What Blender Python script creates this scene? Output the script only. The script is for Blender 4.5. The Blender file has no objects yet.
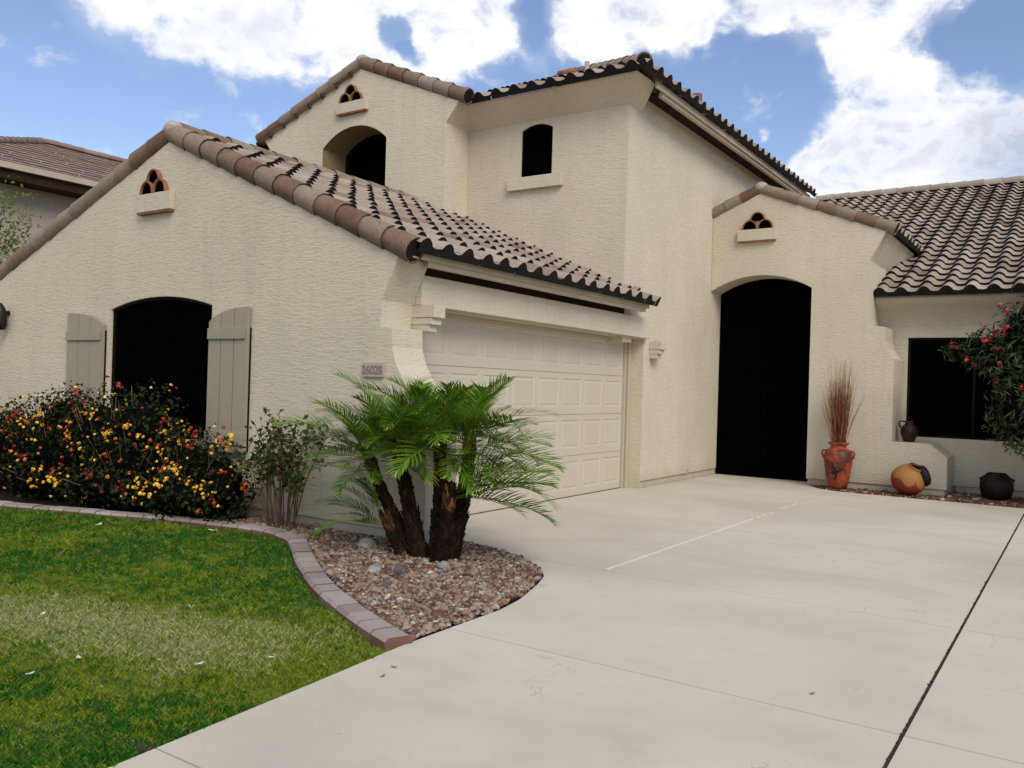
import bpy, bmesh, math, random
import numpy as np
from mathutils import Vector, Matrix
from mathutils.geometry import tessellate_polygon
random.seed(7); RNG = np.random.default_rng(11)
PI = math.pi
sc = bpy.context.scene
COL = sc.collection

# ---------------------------------------------------------------- helpers
def tag(o, label=None, cat=None, group=None, kind=None):
    if label: o['label'] = label
    if cat: o['category'] = cat
    if group: o['group'] = group
    if kind: o['kind'] = kind
    return o

def empty(name, loc=(0, 0, 0), rotz=0.0, label=None, cat=None, group=None):
    o = bpy.data.objects.new(name, None)
    o.location = loc; o.rotation_euler = (0, 0, rotz); o.empty_display_size = 0.1
    COL.objects.link(o)
    return tag(o, label, cat, group)

def link(name, me, mat, parent=None, smooth=False):
    o = bpy.data.objects.new(name, me)
    if mat is not None: me.materials.append(mat)
    COL.objects.link(o)
    if parent is not None: o.parent = parent
    if smooth: me.polygons.foreach_set('use_smooth', [True] * len(me.polygons))
    return o

def tone_attr(me, tones):
    a = me.attributes.new('tone', 'FLOAT', 'POINT')
    a.data.foreach_set('value', np.asarray(tones, dtype=np.float32))

class MB:
    """collects faces of ONE object"""
    def __init__(s): s.v = []; s.f = []; s.t = []; s.m = []
    def add(s, vs, fs, tone=0.5, mi=0):
        n = len(s.v); s.v += [tuple(p) for p in vs]; s.t += [tone] * len(vs)
        for f in fs: s.f.append(tuple(i + n for i in f)); s.m.append(mi)
    def box(s, x0, x1, y0, y1, z0, z1, tone=0.5):
        v = [(x, y, z) for x in (x0, x1) for y in (y0, y1) for z in (z0, z1)]
        s.add(v, [(0, 1, 3, 2), (4, 6, 7, 5), (0, 4, 5, 1), (2, 3, 7, 6), (0, 2, 6, 4), (1, 5, 7, 3)], tone)
    def tube(s, pts, rads, n=8, tone=0.5, cap=True):
        pts = [Vector(p) for p in pts]
        if not hasattr(rads, '__len__'): rads = [rads] * len(pts)
        vs = []; fs = []
        up = Vector((0.13, 0.31, 1)).normalized()
        for i, p in enumerate(pts):
            d = (pts[min(i + 1, len(pts) - 1)] - pts[max(i - 1, 0)]).normalized()
            a = d.cross(up)
            if a.length < 1e-3: a = d.cross(Vector((1, 0, 0)))
            a.normalize(); b = a.cross(d)
            for k in range(n):
                t = 2 * PI * k / n
                vs.append(p + (a * math.cos(t) + b * math.sin(t)) * rads[i])
        for i in range(len(pts) - 1):
            for k in range(n):
                fs.append((i * n + k, i * n + (k + 1) % n, (i + 1) * n + (k + 1) % n, (i + 1) * n + k))
        if cap:
            fs.append(tuple(range(n))[::-1]); fs.append(tuple((len(pts) - 1) * n + k for k in range(n)))
        s.add(vs, fs, tone)
    def lathe(s, prof, n=28, c=(0, 0, 0), tone=0.5):
        vs = []; fs = []
        for (r, z) in prof:
            for k in range(n):
                t = 2 * PI * k / n; vs.append((c[0] + r * math.cos(t), c[1] + r * math.sin(t), c[2] + z))
        for i in range(len(prof) - 1):
            for k in range(n):
                fs.append((i * n + k, i * n + (k + 1) % n, (i + 1) * n + (k + 1) % n, (i + 1) * n + k))
        s.add(vs, fs, tone)
    def mesh(s, name):
        me = bpy.data.meshes.new(name); me.from_pydata(s.v, [], s.f); me.update()
        tone_attr(me, s.t)
        return me
    def build(s, name, mat, parent=None, smooth=False, fix=True):
        me = s.mesh(name)
        if fix:
            bm = bmesh.new(); bm.from_mesh(me); bmesh.ops.recalc_face_normals(bm, faces=bm.faces); bm.to_mesh(me); bm.free()
        return link(name, me, mat, parent, smooth)

def np_mesh(name, verts, faces, tones=None):
    """verts Nx3, faces Mxk (all the same k)"""
    verts = np.asarray(verts, dtype=np.float32); faces = np.asarray(faces, dtype=np.int32)
    me = bpy.data.meshes.new(name); m, k = faces.shape
    me.vertices.add(len(verts)); me.vertices.foreach_set('co', verts.ravel())
    me.loops.add(m * k); me.loops.foreach_set('vertex_index', faces.ravel())
    me.polygons.add(m); me.polygons.foreach_set('loop_start', np.arange(0, m * k, k, dtype=np.int32))
    me.polygons.foreach_set('loop_total', np.full(m, k, dtype=np.int32))
    me.update(calc_edges=True)
    if tones is not None: tone_attr(me, tones)
    return me

# ---------------------------------------------------------------- materials
class NT:
    def __init__(s, name):
        s.mat = bpy.data.materials.new(name); s.mat.use_nodes = True
        s.nt = s.mat.node_tree; s.nt.nodes.clear()
        s.out = s.n('ShaderNodeOutputMaterial')
    def n(s, t, **kw):
        nd = s.nt.nodes.new(t)
        for k, v in kw.items(): setattr(nd, k, v)
        return nd
    def l(s, a, b): s.nt.links.new(a, b)
    def val(s, sock, x):
        if hasattr(x, 'links') or isinstance(x, bpy.types.NodeSocket): s.l(x, sock)
        else: sock.default_value = x
    def pos(s, scale=(1, 1, 1)):
        g = s.n('ShaderNodeNewGeometry'); m = s.n('ShaderNodeMapping'); m.inputs['Scale'].default_value = scale
        s.l(g.outputs['Position'], m.inputs['Vector']); return m.outputs['Vector']
    def noise(s, vec, scale, detail=4, rough=0.6, dist=0.0):
        t = s.n('ShaderNodeTexNoise'); s.l(vec, t.inputs['Vector'])
        t.inputs['Scale'].default_value = scale; t.inputs['Detail'].default_value = detail
        t.inputs['Roughness'].default_value = rough; t.inputs['Distortion'].default_value = dist
        return t.outputs['Fac']
    def ramp(s, fac, stops):
        r = s.n('ShaderNodeValToRGB'); e = r.color_ramp.elements
        while len(e) < len(stops): e.new(0.5)
        for el, (p, c) in zip(e, stops): el.position = p; el.color = (*c, 1) if len(c) == 3 else c
        s.l(fac, r.inputs['Fac']); return r.outputs['Color']
    def math(s, op, a, b=0.5, clamp=False):
        m = s.n('ShaderNodeMath', operation=op, use_clamp=clamp)
        s.val(m.inputs[0], a); s.val(m.inputs[1], b); return m.outputs[0]
    def mix(s, fac, a, b, mode='MIX'):
        m = s.n('ShaderNodeMixRGB', blend_type=mode)
        s.val(m.inputs['Fac'], fac)
        for i, x in ((1, a), (2, b)):
            if isinstance(x, bpy.types.NodeSocket): s.l(x, m.inputs[i])
            else: m.inputs[i].default_value = (*x, 1)
        return m.outputs['Color']
    def attr(s, name='tone'):
        a = s.n('ShaderNodeAttribute', attribute_name=name); return a.outputs['Fac']
    def maprange(s, x, a, b, c=0.0, d=1.0, smooth=True):
        m = s.n('ShaderNodeMapRange'); m.interpolation_type = 'SMOOTHSTEP' if smooth else 'LINEAR'
        s.val(m.inputs['Value'], x)
        for i, v in zip(('From Min', 'From Max', 'To Min', 'To Max'), (a, b, c, d)): m.inputs[i].default_value = v
        return m.outputs['Result']
    def bump(s, h, strength, dist, normal=None):
        b = s.n('ShaderNodeBump'); b.inputs['Strength'].default_value = strength; b.inputs['Distance'].default_value = dist
        s.l(h, b.inputs['Height'])
        if normal is not None: s.l(normal, b.inputs['Normal'])
        return b.outputs['Normal']
    def bsdf(s, color, rough=0.8, normal=None, spec=0.3, trans=None, metal=0.0):
        b = s.n('ShaderNodeBsdfPrincipled')
        if isinstance(color, bpy.types.NodeSocket): s.l(color, b.inputs['Base Color'])
        else: b.inputs['Base Color'].default_value = (*color, 1)
        s.val(b.inputs['Roughness'], rough); b.inputs['Specular IOR Level'].default_value = spec
        b.inputs['Metallic'].default_value = metal
        if normal is not None: s.l(normal, b.inputs['Normal'])
        if trans:
            t = s.n('ShaderNodeBsdfTranslucent'); mx = s.n('ShaderNodeMixShader'); mx.inputs[0].default_value = trans
            if isinstance(color, bpy.types.NodeSocket): s.l(color, t.inputs['Color'])
            else: t.inputs['Color'].default_value = (*color, 1)
            s.l(b.outputs[0], mx.inputs[1]); s.l(t.outputs[0], mx.inputs[2]); s.l(mx.outputs[0], s.out.inputs['Surface'])
        else: s.l(b.outputs[0], s.out.inputs['Surface'])
        return s.mat

def m_stucco(name, base, bump=0.55, bevel=0.018):
    t = NT(name)
    p1 = t.pos((1, 1, 4.2))
    coarse = t.noise(p1, 11.0, 5, 0.62, 0.5)
    fine = t.noise(t.pos(), 60, 3, 0.6)
    blot = t.noise(t.pos((1, 1, 0.6)), 0.9, 4, 0.6)
    c = t.ramp(blot, [(0.3, tuple(x * 0.92 for x in base)), (0.7, tuple(x * 1.05 for x in base))])
    c = t.mix(t.maprange(coarse, 0.35, 0.5, 0.22, 0.0), c, tuple(x * 0.55 for x in base))
    g = t.n('ShaderNodeNewGeometry'); sp_ = t.n('ShaderNodeSeparateXYZ'); t.l(g.outputs['Position'], sp_.inputs[0])
    streak = t.noise(t.pos((6, 6, 0.35)), 1.6, 4, 0.6)
    c = t.mix(t.maprange(streak, 0.50, 0.74, 0, 0.16), c, tuple(x * 0.62 for x in base))
    foot = t.math('ADD', sp_.outputs[2], t.math('MULTIPLY', t.math('SUBTRACT', blot, 0.5), 0.5))
    c = t.mix(t.maprange(foot, 0.34, 0.08, 0, 0.30), c, tuple(x * y for x, y in zip(base, (0.62, 0.55, 0.46))))
    h = t.math('ADD', t.math('MULTIPLY', coarse, 0.8), t.math('MULTIPLY', fine, 0.2))
    bv = t.n('ShaderNodeBevel', samples=4); bv.inputs['Radius'].default_value = bevel
    nrm = t.bump(h, bump, 0.03, bv.outputs[0])
    return t.bsdf(c, 0.92, nrm, 0.15)

def m_plain(name, col, rough=0.6, spec=0.3, var=0.12, scale=8.0, bump=0.0, metal=0.0, bevel=0.0):
    t = NT(name)
    f = t.noise(t.pos(), scale, 5, 0.65)
    c = t.ramp(f, [(0.3, tuple(x * (1 - var) for x in col)), (0.7, tuple(min(1, x * (1 + var)) for x in col))])
    nrm = None
    if bevel:
        bv = t.n('ShaderNodeBevel', samples=3); bv.inputs['Radius'].default_value = bevel; nrm = bv.outputs[0]
    if bump: nrm = t.bump(t.noise(t.pos(), scale * 6, 4), bump, 0.01, nrm)
    return t.bsdf(c, rough, nrm, spec, metal=metal)

def m_tile(name, stops, dirt=(0.05, 0.03, 0.02), dirt_amt=0.55):
    t = NT(name)
    tone = t.attr()
    n1 = t.noise(t.pos(), 5.5, 5, 0.7)
    n2 = t.noise(t.pos(), 38, 4, 0.7)
    x = t.math('ADD', t.math('MULTIPLY', tone, 0.62), t.math('MULTIPLY', n1, 0.38))
    c = t.ramp(x, stops)
    c = t.mix(t.maprange(n2, 0.5, 0.75, 0, dirt_amt), c, dirt)
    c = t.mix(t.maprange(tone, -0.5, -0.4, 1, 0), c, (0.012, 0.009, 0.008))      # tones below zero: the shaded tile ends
    return t.bsdf(c, 0.85, t.bump(n2, 0.35, 0.01), 0.2)

def m_leaf(name, dark, light, trans=0.25, rough=0.5, spec=0.35, third=None):
    t = NT(name)
    stops = [(0.1, dark), (0.8, light)] + ([(1.0, third)] if third else [])
    c = t.ramp(t.attr(), stops)
    return t.bsdf(c, rough, None, spec, trans=trans)

def m_attr(name, stops, rough=0.85, spec=0.2, bump=0.0):
    t = NT(name)
    c = t.ramp(t.attr(), stops)
    n = t.noise(t.pos(), 60, 4, 0.7)
    c = t.mix(t.maprange(n, 0.45, 0.75, 0, 0.35), c, (0.10, 0.075, 0.06))
    return t.bsdf(c, rough, t.bump(n, bump, 0.006) if bump else None, spec)

M = {}
WALL = (0.605, 0.532, 0.400)
M['stucco'] = m_stucco('stucco', WALL, 0.5)
M['stucco_trim'] = m_stucco('stucco_trim', (0.58, 0.505, 0.385), 0.35, 0.012)
M['footing'] = m_plain('footing_concrete', (0.46, 0.40, 0.305), 0.9, 0.1, 0.15, 6, 0.3)
M['recess'] = m_stucco('shaded_recess_stucco', (0.26, 0.19, 0.105), 0.35, 0.01)  # stucco colour darkened to carry the shade inside the window niche
M['door'] = m_plain('painted_garage_door', (0.53, 0.47, 0.365), 0.5, 0.35, 0.03, 2.0)
M['trim'] = m_plain('painted_trim', (0.47, 0.395, 0.285), 0.6, 0.3, 0.06, 5, 0.05, bevel=0.006)
M['fascia'] = m_plain('painted_fascia', (0.45, 0.385, 0.28), 0.6, 0.25, 0.1, 4, 0.1)
M['soffit'] = m_plain('soffit_shade_brown', (0.035, 0.018, 0.011), 0.8, 0.1, 0.3, 6)  # shade under the eaves is put into this near-black brown
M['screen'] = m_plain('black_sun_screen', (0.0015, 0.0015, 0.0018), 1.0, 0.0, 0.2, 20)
M['frame'] = m_plain('bronze_frame', (0.008, 0.005, 0.004), 0.7, 0.1, 0.2, 10)
M['shutter'] = m_plain('painted_shutter', (0.31, 0.272, 0.195), 0.6, 0.3, 0.06, 9, 0.08, bevel=0.006)
M['terracotta'] = m_plain('terracotta_pipe', (0.30, 0.125, 0.06), 0.85, 0.15, 0.3, 14, 0.2)
M['black'] = m_plain('black_cavity', (0.002, 0.002, 0.002), 1.0, 0.0, 0.2, 10)
M['plaque'] = m_plain('number_plaque', (0.42, 0.34, 0.30), 0.8, 0.2, 0.1, 30)
M['digits'] = m_plain('number_digits', (0.25, 0.19, 0.17), 0.7, 0.2, 0.1, 30)
M['mortar'] = m_plain('pale_mortar', (0.40, 0.345, 0.285), 0.9, 0.1, 0.2, 20, 0.4)
M['tile'] = m_tile('roof_field_tile', [(0.15, (0.16, 0.10, 0.072)), (0.45, (0.30, 0.23, 0.178)), (0.85, (0.42, 0.35, 0.285))])
M['rake'] = m_tile('roof_rake_tile', [(0.2, (0.09, 0.048, 0.030)), (0.38, (0.17, 0.095, 0.060)), (0.52, (0.22, 0.155, 0.108)), (0.72, (0.275, 0.215, 0.16)), (0.95, (0.35, 0.295, 0.24))], (0.045, 0.026, 0.016), 0.8)
M['darktile'] = m_tile('neighbour_flat_tile', [(0.0, (0.10, 0.060, 0.046)), (0.3, (0.22, 0.145, 0.115)), (0.8, (0.33, 0.235, 0.19))], dirt_amt=0.25)
M['nwall'] = m_stucco('neighbour_stucco', (0.42, 0.345, 0.285), 0.3, 0.01)

# concrete drive
t = NT('driveway_concrete')
p = t.pos()
big = t.noise(t.pos((1, 1.5, 1)), 0.42, 4, 0.55, 0.5); mid = t.noise(t.pos((1, 1.8, 1)), 2.3, 5, 0.65, 0.4); sp = t.noise(p, 140, 3, 0.7)
c = t.ramp(big, [(0.32, (0.475, 0.43, 0.35)), (0.5, (0.55, 0.495, 0.405)), (0.68, (0.60, 0.545, 0.455))])
c = t.mix(t.maprange(mid, 0.50, 0.75, 0, 0.22), c, (0.36, 0.33, 0.285))
c = t.mix(t.maprange(mid, 0.48, 0.28, 0, 0.16), c, (0.56, 0.49, 0.40))
vc = t.n('ShaderNodeTexVoronoi', feature='DISTANCE_TO_EDGE'); vc.inputs['Scale'].default_value = 0.42; wv = t.n('ShaderNodeVectorMath', operation='ADD'); wn_ = t.n('ShaderNodeTexNoise'); wn_.inputs['Scale'].default_value = 3.0; wn_.inputs['Detail'].default_value = 6; t.l(p, wn_.inputs['Vector']); t.l(p, wv.inputs[0]); t.l(wn_.outputs['Color'], wv.inputs[1]); t.l(wv.outputs[0], vc.inputs['Vector'])
c = t.mix(t.math('MULTIPLY', t.maprange(vc.outputs['Distance'], 0.0035, 0.0012), t.maprange(big, 0.50, 0.60, 0, 0.42)), c, (0.22, 0.19, 0.15))
c = t.mix(t.maprange(sp, 0.56, 0.75, 0, 0.30), c, (0.30, 0.27, 0.23))
spots = t.noise(p, 9.0, 2, 0.5)
c = t.mix(t.maprange(spots, 0.72, 0.78, 0, 0.35), c, (0.28, 0.23, 0.17))
M['concrete'] = t.bsdf(c, 0.8, t.bump(t.math('ADD', sp, t.math('MULTIPLY', mid, 0.6)), 0.12, 0.01), 0.25)
M['joint'] = m_plain('joint_filler', (0.06, 0.045, 0.035), 0.95, 0.05, 0.6, 45, 0.4)
M['caulk'] = m_plain('white_joint_caulk', (0.68, 0.64, 0.57), 0.8, 0.2, 0.12, 30)
M['ground'] = m_plain('desert_ground', (0.30, 0.235, 0.18), 0.95, 0.1, 0.2, 2.0, 0.3)
M['soil'] = m_plain('dark_soil', (0.022, 0.014, 0.010), 0.95, 0.05, 0.4, 12, 0.5)
M['curb'] = None

# lawn blades, coloured by where they stand
def lawn_color(t):
    g = t.n('ShaderNodeNewGeometry'); sep = t.n('ShaderNodeSeparateXYZ'); t.l(g.outputs['Position'], sep.inputs[0])
    x, y = sep.outputs[0], sep.outputs[1]
    n1 = t.noise(t.pos((1, 1, 0)), 1.1, 4, 0.6); n2 = t.noise(t.pos((1, 1, 0)), 5.0, 4, 0.65)
    # the worn strip runs about parallel to the camera's far lawn: distance from a slanted line
    line = t.math('SUBTRACT', y, t.math('ADD', t.math('MULTIPLY', t.math('ADD', x, 4.8), 0.35), 2.83))
    d = t.math('ABSOLUTE', t.math('ADD', line, t.math('MULTIPLY', t.math('SUBTRACT', n1, 0.5), 1.3)), 0)
    n3 = t.noise(t.pos((1, 1, 0)), 15.0, 4, 0.7); fine = t.math('ADD', t.math('MULTIPLY', n2, .45), t.math('MULTIPLY', n3, .55))
    near = t.maprange(d, 0.30, 1.15, 0.30, 0.0)
    dry = t.math('MULTIPLY', t.maprange(d, 0.0, 1.05, 0.95, 0.0), t.maprange(x, -3.0, -4.0, 0.0, 1.0))
    dry = t.maprange(t.math('ADD', dry, t.math('MULTIPLY', t.math('SUBTRACT', fine, 0.5), 2.0)), 0.10, 1.25, 0.0, 0.80)
    dry = t.math('MULTIPLY', dry, t.maprange(d, 1.3, 0.5, 0.0, 1.0))
    rnd = t.attr()
    yel = t.maprange(t.math('ADD', t.math('ADD', n1, near), t.math('MULTIPLY', t.math('SUBTRACT', fine, 0.5), 2.6)), 0.36, 0.74, 0, 1)
    r2 = t.math('FRACT', t.math('MULTIPLY', rnd, 7.31)); r3 = t.math('FRACT', t.math('MULTIPLY', rnd, 17.77))
    yb = t.maprange(t.math('SUBTRACT', yel, r2), -0.25, 0.25, 0, 1); db = t.maprange(t.math('SUBTRACT', dry, r3), -0.12, 0.12, 0, 1)
    c = t.mix(yb, (0.026, 0.165, 0.006), (0.28, 0.36, 0.020))
    c = t.mix(t.math('MULTIPLY', db, 0.9), c, (0.70, 0.64, 0.33))
    c = t.mix(t.maprange(rnd, 0.0, 1.0, 0.0, 0.55, False), c, (0.035, 0.085, 0.008))
    c = t.mix(t.maprange(rnd, 0.93, 0.97, 0.0, 0.6), c, (0.40, 0.34, 0.18))
    return c
t = NT('grass_blade'); M['grass'] = t.bsdf(lawn_color(t), 0.6, None, 0.2, trans=0.32)
t = NT('lawn_soil'); M['lawnsoil'] = t.bsdf(t.mix(0.72, lawn_color(t), (0.012, 0.016, 0.005)), 0.95, None, 0.05)
M['pebble'] = m_attr('gravel_stone', [(0.0, (0.06, 0.03, 0.02)), (0.25, (0.15, 0.07, 0.045)), (0.5, (0.25, 0.155, 0.105)), (0.7, (0.33, 0.25, 0.185)), (0.85, (0.25, 0.23, 0.20)), (1.0, (0.60, 0.52, 0.44))], 0.8, 0.25, 0.3)
M['mulch'] = m_attr('dark_gravel_stone', [(0.0, (0.04, 0.018, 0.012)), (0.4, (0.12, 0.05, 0.03)), (0.75, (0.22, 0.115, 0.07)), (1.0, (0.50, 0.42, 0.33))], 0.8, 0.25, 0.3)
M['greystone'] = m_plain('grey_stone', (0.30, 0.29, 0.27), 0.85, 0.2, 0.3, 18, 0.6)
M['darkstone'] = m_plain('dark_stone', (0.10, 0.095, 0.095), 0.8, 0.25, 0.4, 22, 0.6)
M['palmleaf'] = m_leaf('palm_frond_green', (0.014, 0.06, 0.005), (0.160, 0.285, 0.016), 0.18, 0.42, 0.35, (0.46, 0.50, 0.07))
M['palmtrunk'] = m_attr('palm_trunk_fibre', [(0.0, (0.006, 0.003, 0.002)), (0.5, (0.026, 0.012, 0.006)), (0.8, (0.10, 0.04, 0.016)), (1.0, (0.26, 0.14, 0.055))], 0.95, 0.1, 0.5)
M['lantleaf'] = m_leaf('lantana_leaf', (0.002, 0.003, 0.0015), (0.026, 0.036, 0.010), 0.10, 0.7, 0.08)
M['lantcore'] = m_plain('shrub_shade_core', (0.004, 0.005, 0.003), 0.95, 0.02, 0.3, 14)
M['redflower'] = m_attr('red_blossom', [(0, (0.10, 0.004, 0.008)), (0.5, (0.28, 0.014, 0.012)), (0.8, (0.42, 0.05, 0.012)), (1, (0.55, 0.14, 0.02))], 0.6, 0.2)
M['yellowflower'] = m_attr('yellow_blossom', [(0, (0.70, 0.22, 0.02)), (0.5, (0.80, 0.42, 0.03)), (1, (0.88, 0.68, 0.10))], 0.6, 0.2)
M['roseleaf'] = m_leaf('thin_shrub_leaf', (0.014, 0.024, 0.006), (0.12, 0.14, 0.035), 0.25, 0.6, 0.15)
M['stem'] = m_plain('woody_stem', (0.20, 0.145, 0.09), 0.9, 0.1, 0.4, 20, 0.3)
M['oleleaf'] = m_leaf('oleander_leaf', (0.003, 0.006, 0.003), (0.05, 0.08, 0.025), 0.12, 0.5, 0.25)
M['pinkflower'] = m_attr('crimson_blossom', [(0, (0.22, 0.006, 0.014)), (0.7, (0.46, 0.026, 0.042)), (1, (0.60, 0.10, 0.11))], 0.55, 0.2)
M['treeleaf'] = m_leaf('tree_leaf', (0.03, 0.07, 0.008), (0.16, 0.24, 0.025), 0.3, 0.5, 0.3)
M['bark'] = m_plain('tree_bark', (0.12, 0.085, 0.055), 0.95, 0.1, 0.4, 12, 0.6)
M['reed'] = m_attr('dried_reed', [(0, (0.09, 0.02, 0.01)), (0.6, (0.22, 0.065, 0.025)), (1, (0.36, 0.21, 0.10))], 0.85, 0.15)
t = NT('red_clay_urn'); n = t.noise(t.pos(), 9, 4, 0.6, 1.0); n2 = t.noise(t.pos(), 5, 2, 0.5)
c = t.ramp(n, [(0.3, (0.14, 0.018, 0.009)), (0.55, (0.28, 0.05, 0.018)), (0.75, (0.36, 0.10, 0.035))])
c = t.mix(t.maprange(n2, 0.55, 0.62, 0, 0.8), c, (0.05, 0.014, 0.01)); M['urn'] = t.bsdf(c, 0.5, t.bump(n, 0.15, 0.01), 0.35)
t = NT('orange_clay_pot'); g = t.n('ShaderNodeTexCoord'); sep = t.n('ShaderNodeSeparateXYZ'); t.l(g.outputs['Object'], sep.inputs[0])
n = t.noise(t.pos(), 7, 3, 0.5); h = t.math('ADD', sep.outputs[2], t.math('MULTIPLY', t.math('SUBTRACT', n, 0.5), 0.28))
c = t.mix(t.maprange(h, 0.0, 0.03), (0.19, 0.025, 0.012), (0.33, 0.14, 0.04)); M['ballpot'] = t.bsdf(c, 0.6, t.bump(n, 0.1, 0.01), 0.3)
M['darkpot'] = m_plain('dark_glazed_clay', (0.010, 0.005, 0.004), 0.55, 0.25, 0.5, 9, 0.3)
M['jug'] = m_plain('brown_clay_jug', (0.035, 0.009, 0.006), 0.5, 0.3, 0.9, 14, 0.2)
M['pale'] = m_plain('fallen_leaf_pale', (0.62, 0.56, 0.45), 0.8, 0.2, 0.2, 40)
M['brownleaf'] = m_plain('fallen_leaf_brown', (0.22, 0.14, 0.06), 0.8, 0.2, 0.3, 40)
M['pipe'] = m_plain('vent_pipe_grey', (0.42, 0.38, 0.33), 0.7, 0.3, 0.15, 10)
M['capred'] = m_plain('vent_cap_red', (0.22, 0.085, 0.07), 0.7, 0.3, 0.2, 10)
M['lantern'] = m_plain('lantern_metal', (0.012, 0.008, 0.008), 0.5, 0.3, 0.3, 20)

# brick-stamped curb
t = NT('stamped_curb'); tone = t.attr(); n = t.noise(t.pos(), 30, 4, 0.7); n1 = t.noise(t.pos(), 4, 3)
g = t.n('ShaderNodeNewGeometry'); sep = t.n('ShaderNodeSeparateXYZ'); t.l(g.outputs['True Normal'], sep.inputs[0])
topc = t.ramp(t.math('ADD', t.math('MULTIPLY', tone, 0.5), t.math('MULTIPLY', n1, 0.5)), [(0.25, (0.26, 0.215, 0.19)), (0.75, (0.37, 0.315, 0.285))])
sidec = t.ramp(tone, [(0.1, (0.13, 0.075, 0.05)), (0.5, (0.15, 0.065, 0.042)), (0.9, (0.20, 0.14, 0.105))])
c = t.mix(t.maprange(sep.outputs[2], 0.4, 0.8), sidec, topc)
c = t.mix(t.maprange(n, 0.5, 0.75, 0, 0.4), c, (0.16, 0.12, 0.10)); M['curb'] = t.bsdf(c, 0.9, t.bump(n, 0.3, 0.008), 0.15)

# ---------------------------------------------------------------- shape builders
def wall(name, outline, to3, depth, mat, parent, hole=None, hole_depth=None, depths=None, lining=None):
    """flat wall face from a 2-D outline (with one optional hole); the outer edges and the hole's reveals run back by depth.
    to3(a, b, d) maps wall coordinates and a setback to the world."""
    mb = MB()
    polys = [[Vector((a, b, 0)) for a, b in outline]]
    if hole: polys.append([Vector((a, b, 0)) for a, b in hole])
    flat = [q for p in polys for q in p]
    tris = tessellate_polygon(polys)
    vs = [to3(q.x, q.y, 0) for q in flat]
    mb.add(vs, [tuple(x) for x in tris])
    def rim(pts, dep):
        n = len(pts); v = [to3(a, b, 0) for a, b in pts] + [to3(a, b, dep[i]) for i, (a, b) in enumerate(pts)]
        mb.add(v, [(i, (i + 1) % n, n + (i + 1) % n, n + i) for i in range(n)])
    rim(outline, depths or [depth] * len(outline))
    if hole and not lining: rim(hole, [hole_depth] * len(hole))
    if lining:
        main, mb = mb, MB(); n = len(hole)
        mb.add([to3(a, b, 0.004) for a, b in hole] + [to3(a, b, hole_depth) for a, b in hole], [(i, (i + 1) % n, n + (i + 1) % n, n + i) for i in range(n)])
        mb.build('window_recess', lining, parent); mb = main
    me = mb.mesh(name)
    bm = bmesh.new(); bm.from_mesh(me)
    bmesh.ops.remove_doubles(bm, verts=bm.verts, dist=1e-5); bmesh.ops.recalc_face_normals(bm, faces=bm.faces)
    bm.to_mesh(me); bm.free()
    return link(name, me, mat, parent)

def arch_hole(x0, x1, z0, zs, zc, n=14):
    """opening with a segmental head: spring height zs, crown zc"""
    pts = [(x0, z0), (x1, z0)]
    w = (x1 - x0) / 2; s = zc - zs; R = (w * w + s * s) / (2 * s); cx = (x0 + x1) / 2; cz = zc - R
    a = math.asin(w / R)
    for i in range(n + 1):
        t = a - 2 * a * i / n; pts.append((cx + R * math.sin(t), cz + R * math.cos(t)))
    return pts

def tile_roof(name, O, U, V, ulen, vlen, mat, parent, rise=-1.0, w=0.33, e=0.36, hump=0.075, clips=(), rough=0.0, tilt=0.035, keep=None, nu=10):
    """S-tiles laid one by one in courses over the plane O + u*U + v*V"""
    O = Vector(O); U = Vector(U).normalized(); V = Vector(V).normalized(); N = U.cross(V)
    if N.z < 0: N = -N
    mb = MB(); nc = int(math.ceil(ulen / w)); nr = int(math.ceil(vlen / e))
    rr = random.Random(hash(name) % 1000 + nc)
    rr = random.Random(nc * 31 + nr)
    def prof(s):
        return hump * math.sin(PI * s / 0.60) ** 0.85 if s <= 0.60 else -0.16 * hump * math.sin(PI * (s - 0.60) / 0.40)
    for j in range(nr):
        for i in range(nc):
            tone = min(1, max(0, rr.gauss(0.55, 0.2)))
            du = rr.uniform(-1, 1) * 0.008; dv = rr.uniform(-1, 1) * 0.010; dn = rr.uniform(0, 1) * 0.007
            v0 = j * e + dv; v1 = (j + 1) * e + 0.05
            if j == nr - 1: v1 = vlen
            top = []; back = []; low = []
            for k in range(nu + 1):
                s = k / nu; u = (i + s) * w + du; h = prof(s)
                top.append(O + U * u + V * v0 + N * (h + tilt + 0.012 + dn))
                back.append(O + U * u + V * v1 + N * (h * 0.96 + 0.004 + dn))
                low.append(O + U * u + V * (v0 + 0.004) + N * ((h - 0.02) if j else -0.03))
            n = nu + 1
            mb.add(top + back, [(k, k + 1, n + k + 1, n + k) for k in range(nu)], tone)
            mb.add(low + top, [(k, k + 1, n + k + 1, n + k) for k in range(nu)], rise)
    me = mb.mesh(name)
    bm = bmesh.new(); bm.from_mesh(me)
    for co, no in clips:
        bmesh.ops.bisect_plane(bm, geom=bm.verts[:] + bm.edges[:] + bm.faces[:], plane_co=Vector(co), plane_no=Vector(no), clear_outer=True)
    if keep:
        bad = [f for f in bm.faces if not keep(f.calc_center_median())]
        bmesh.ops.delete(bm, geom=bad, context='FACES')
    bm.to_mesh(me); bm.free()
    o = link(name, me, mat, parent)
    me.polygons.foreach_set('use_smooth', [True] * len(me.polygons))
    return o

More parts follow.
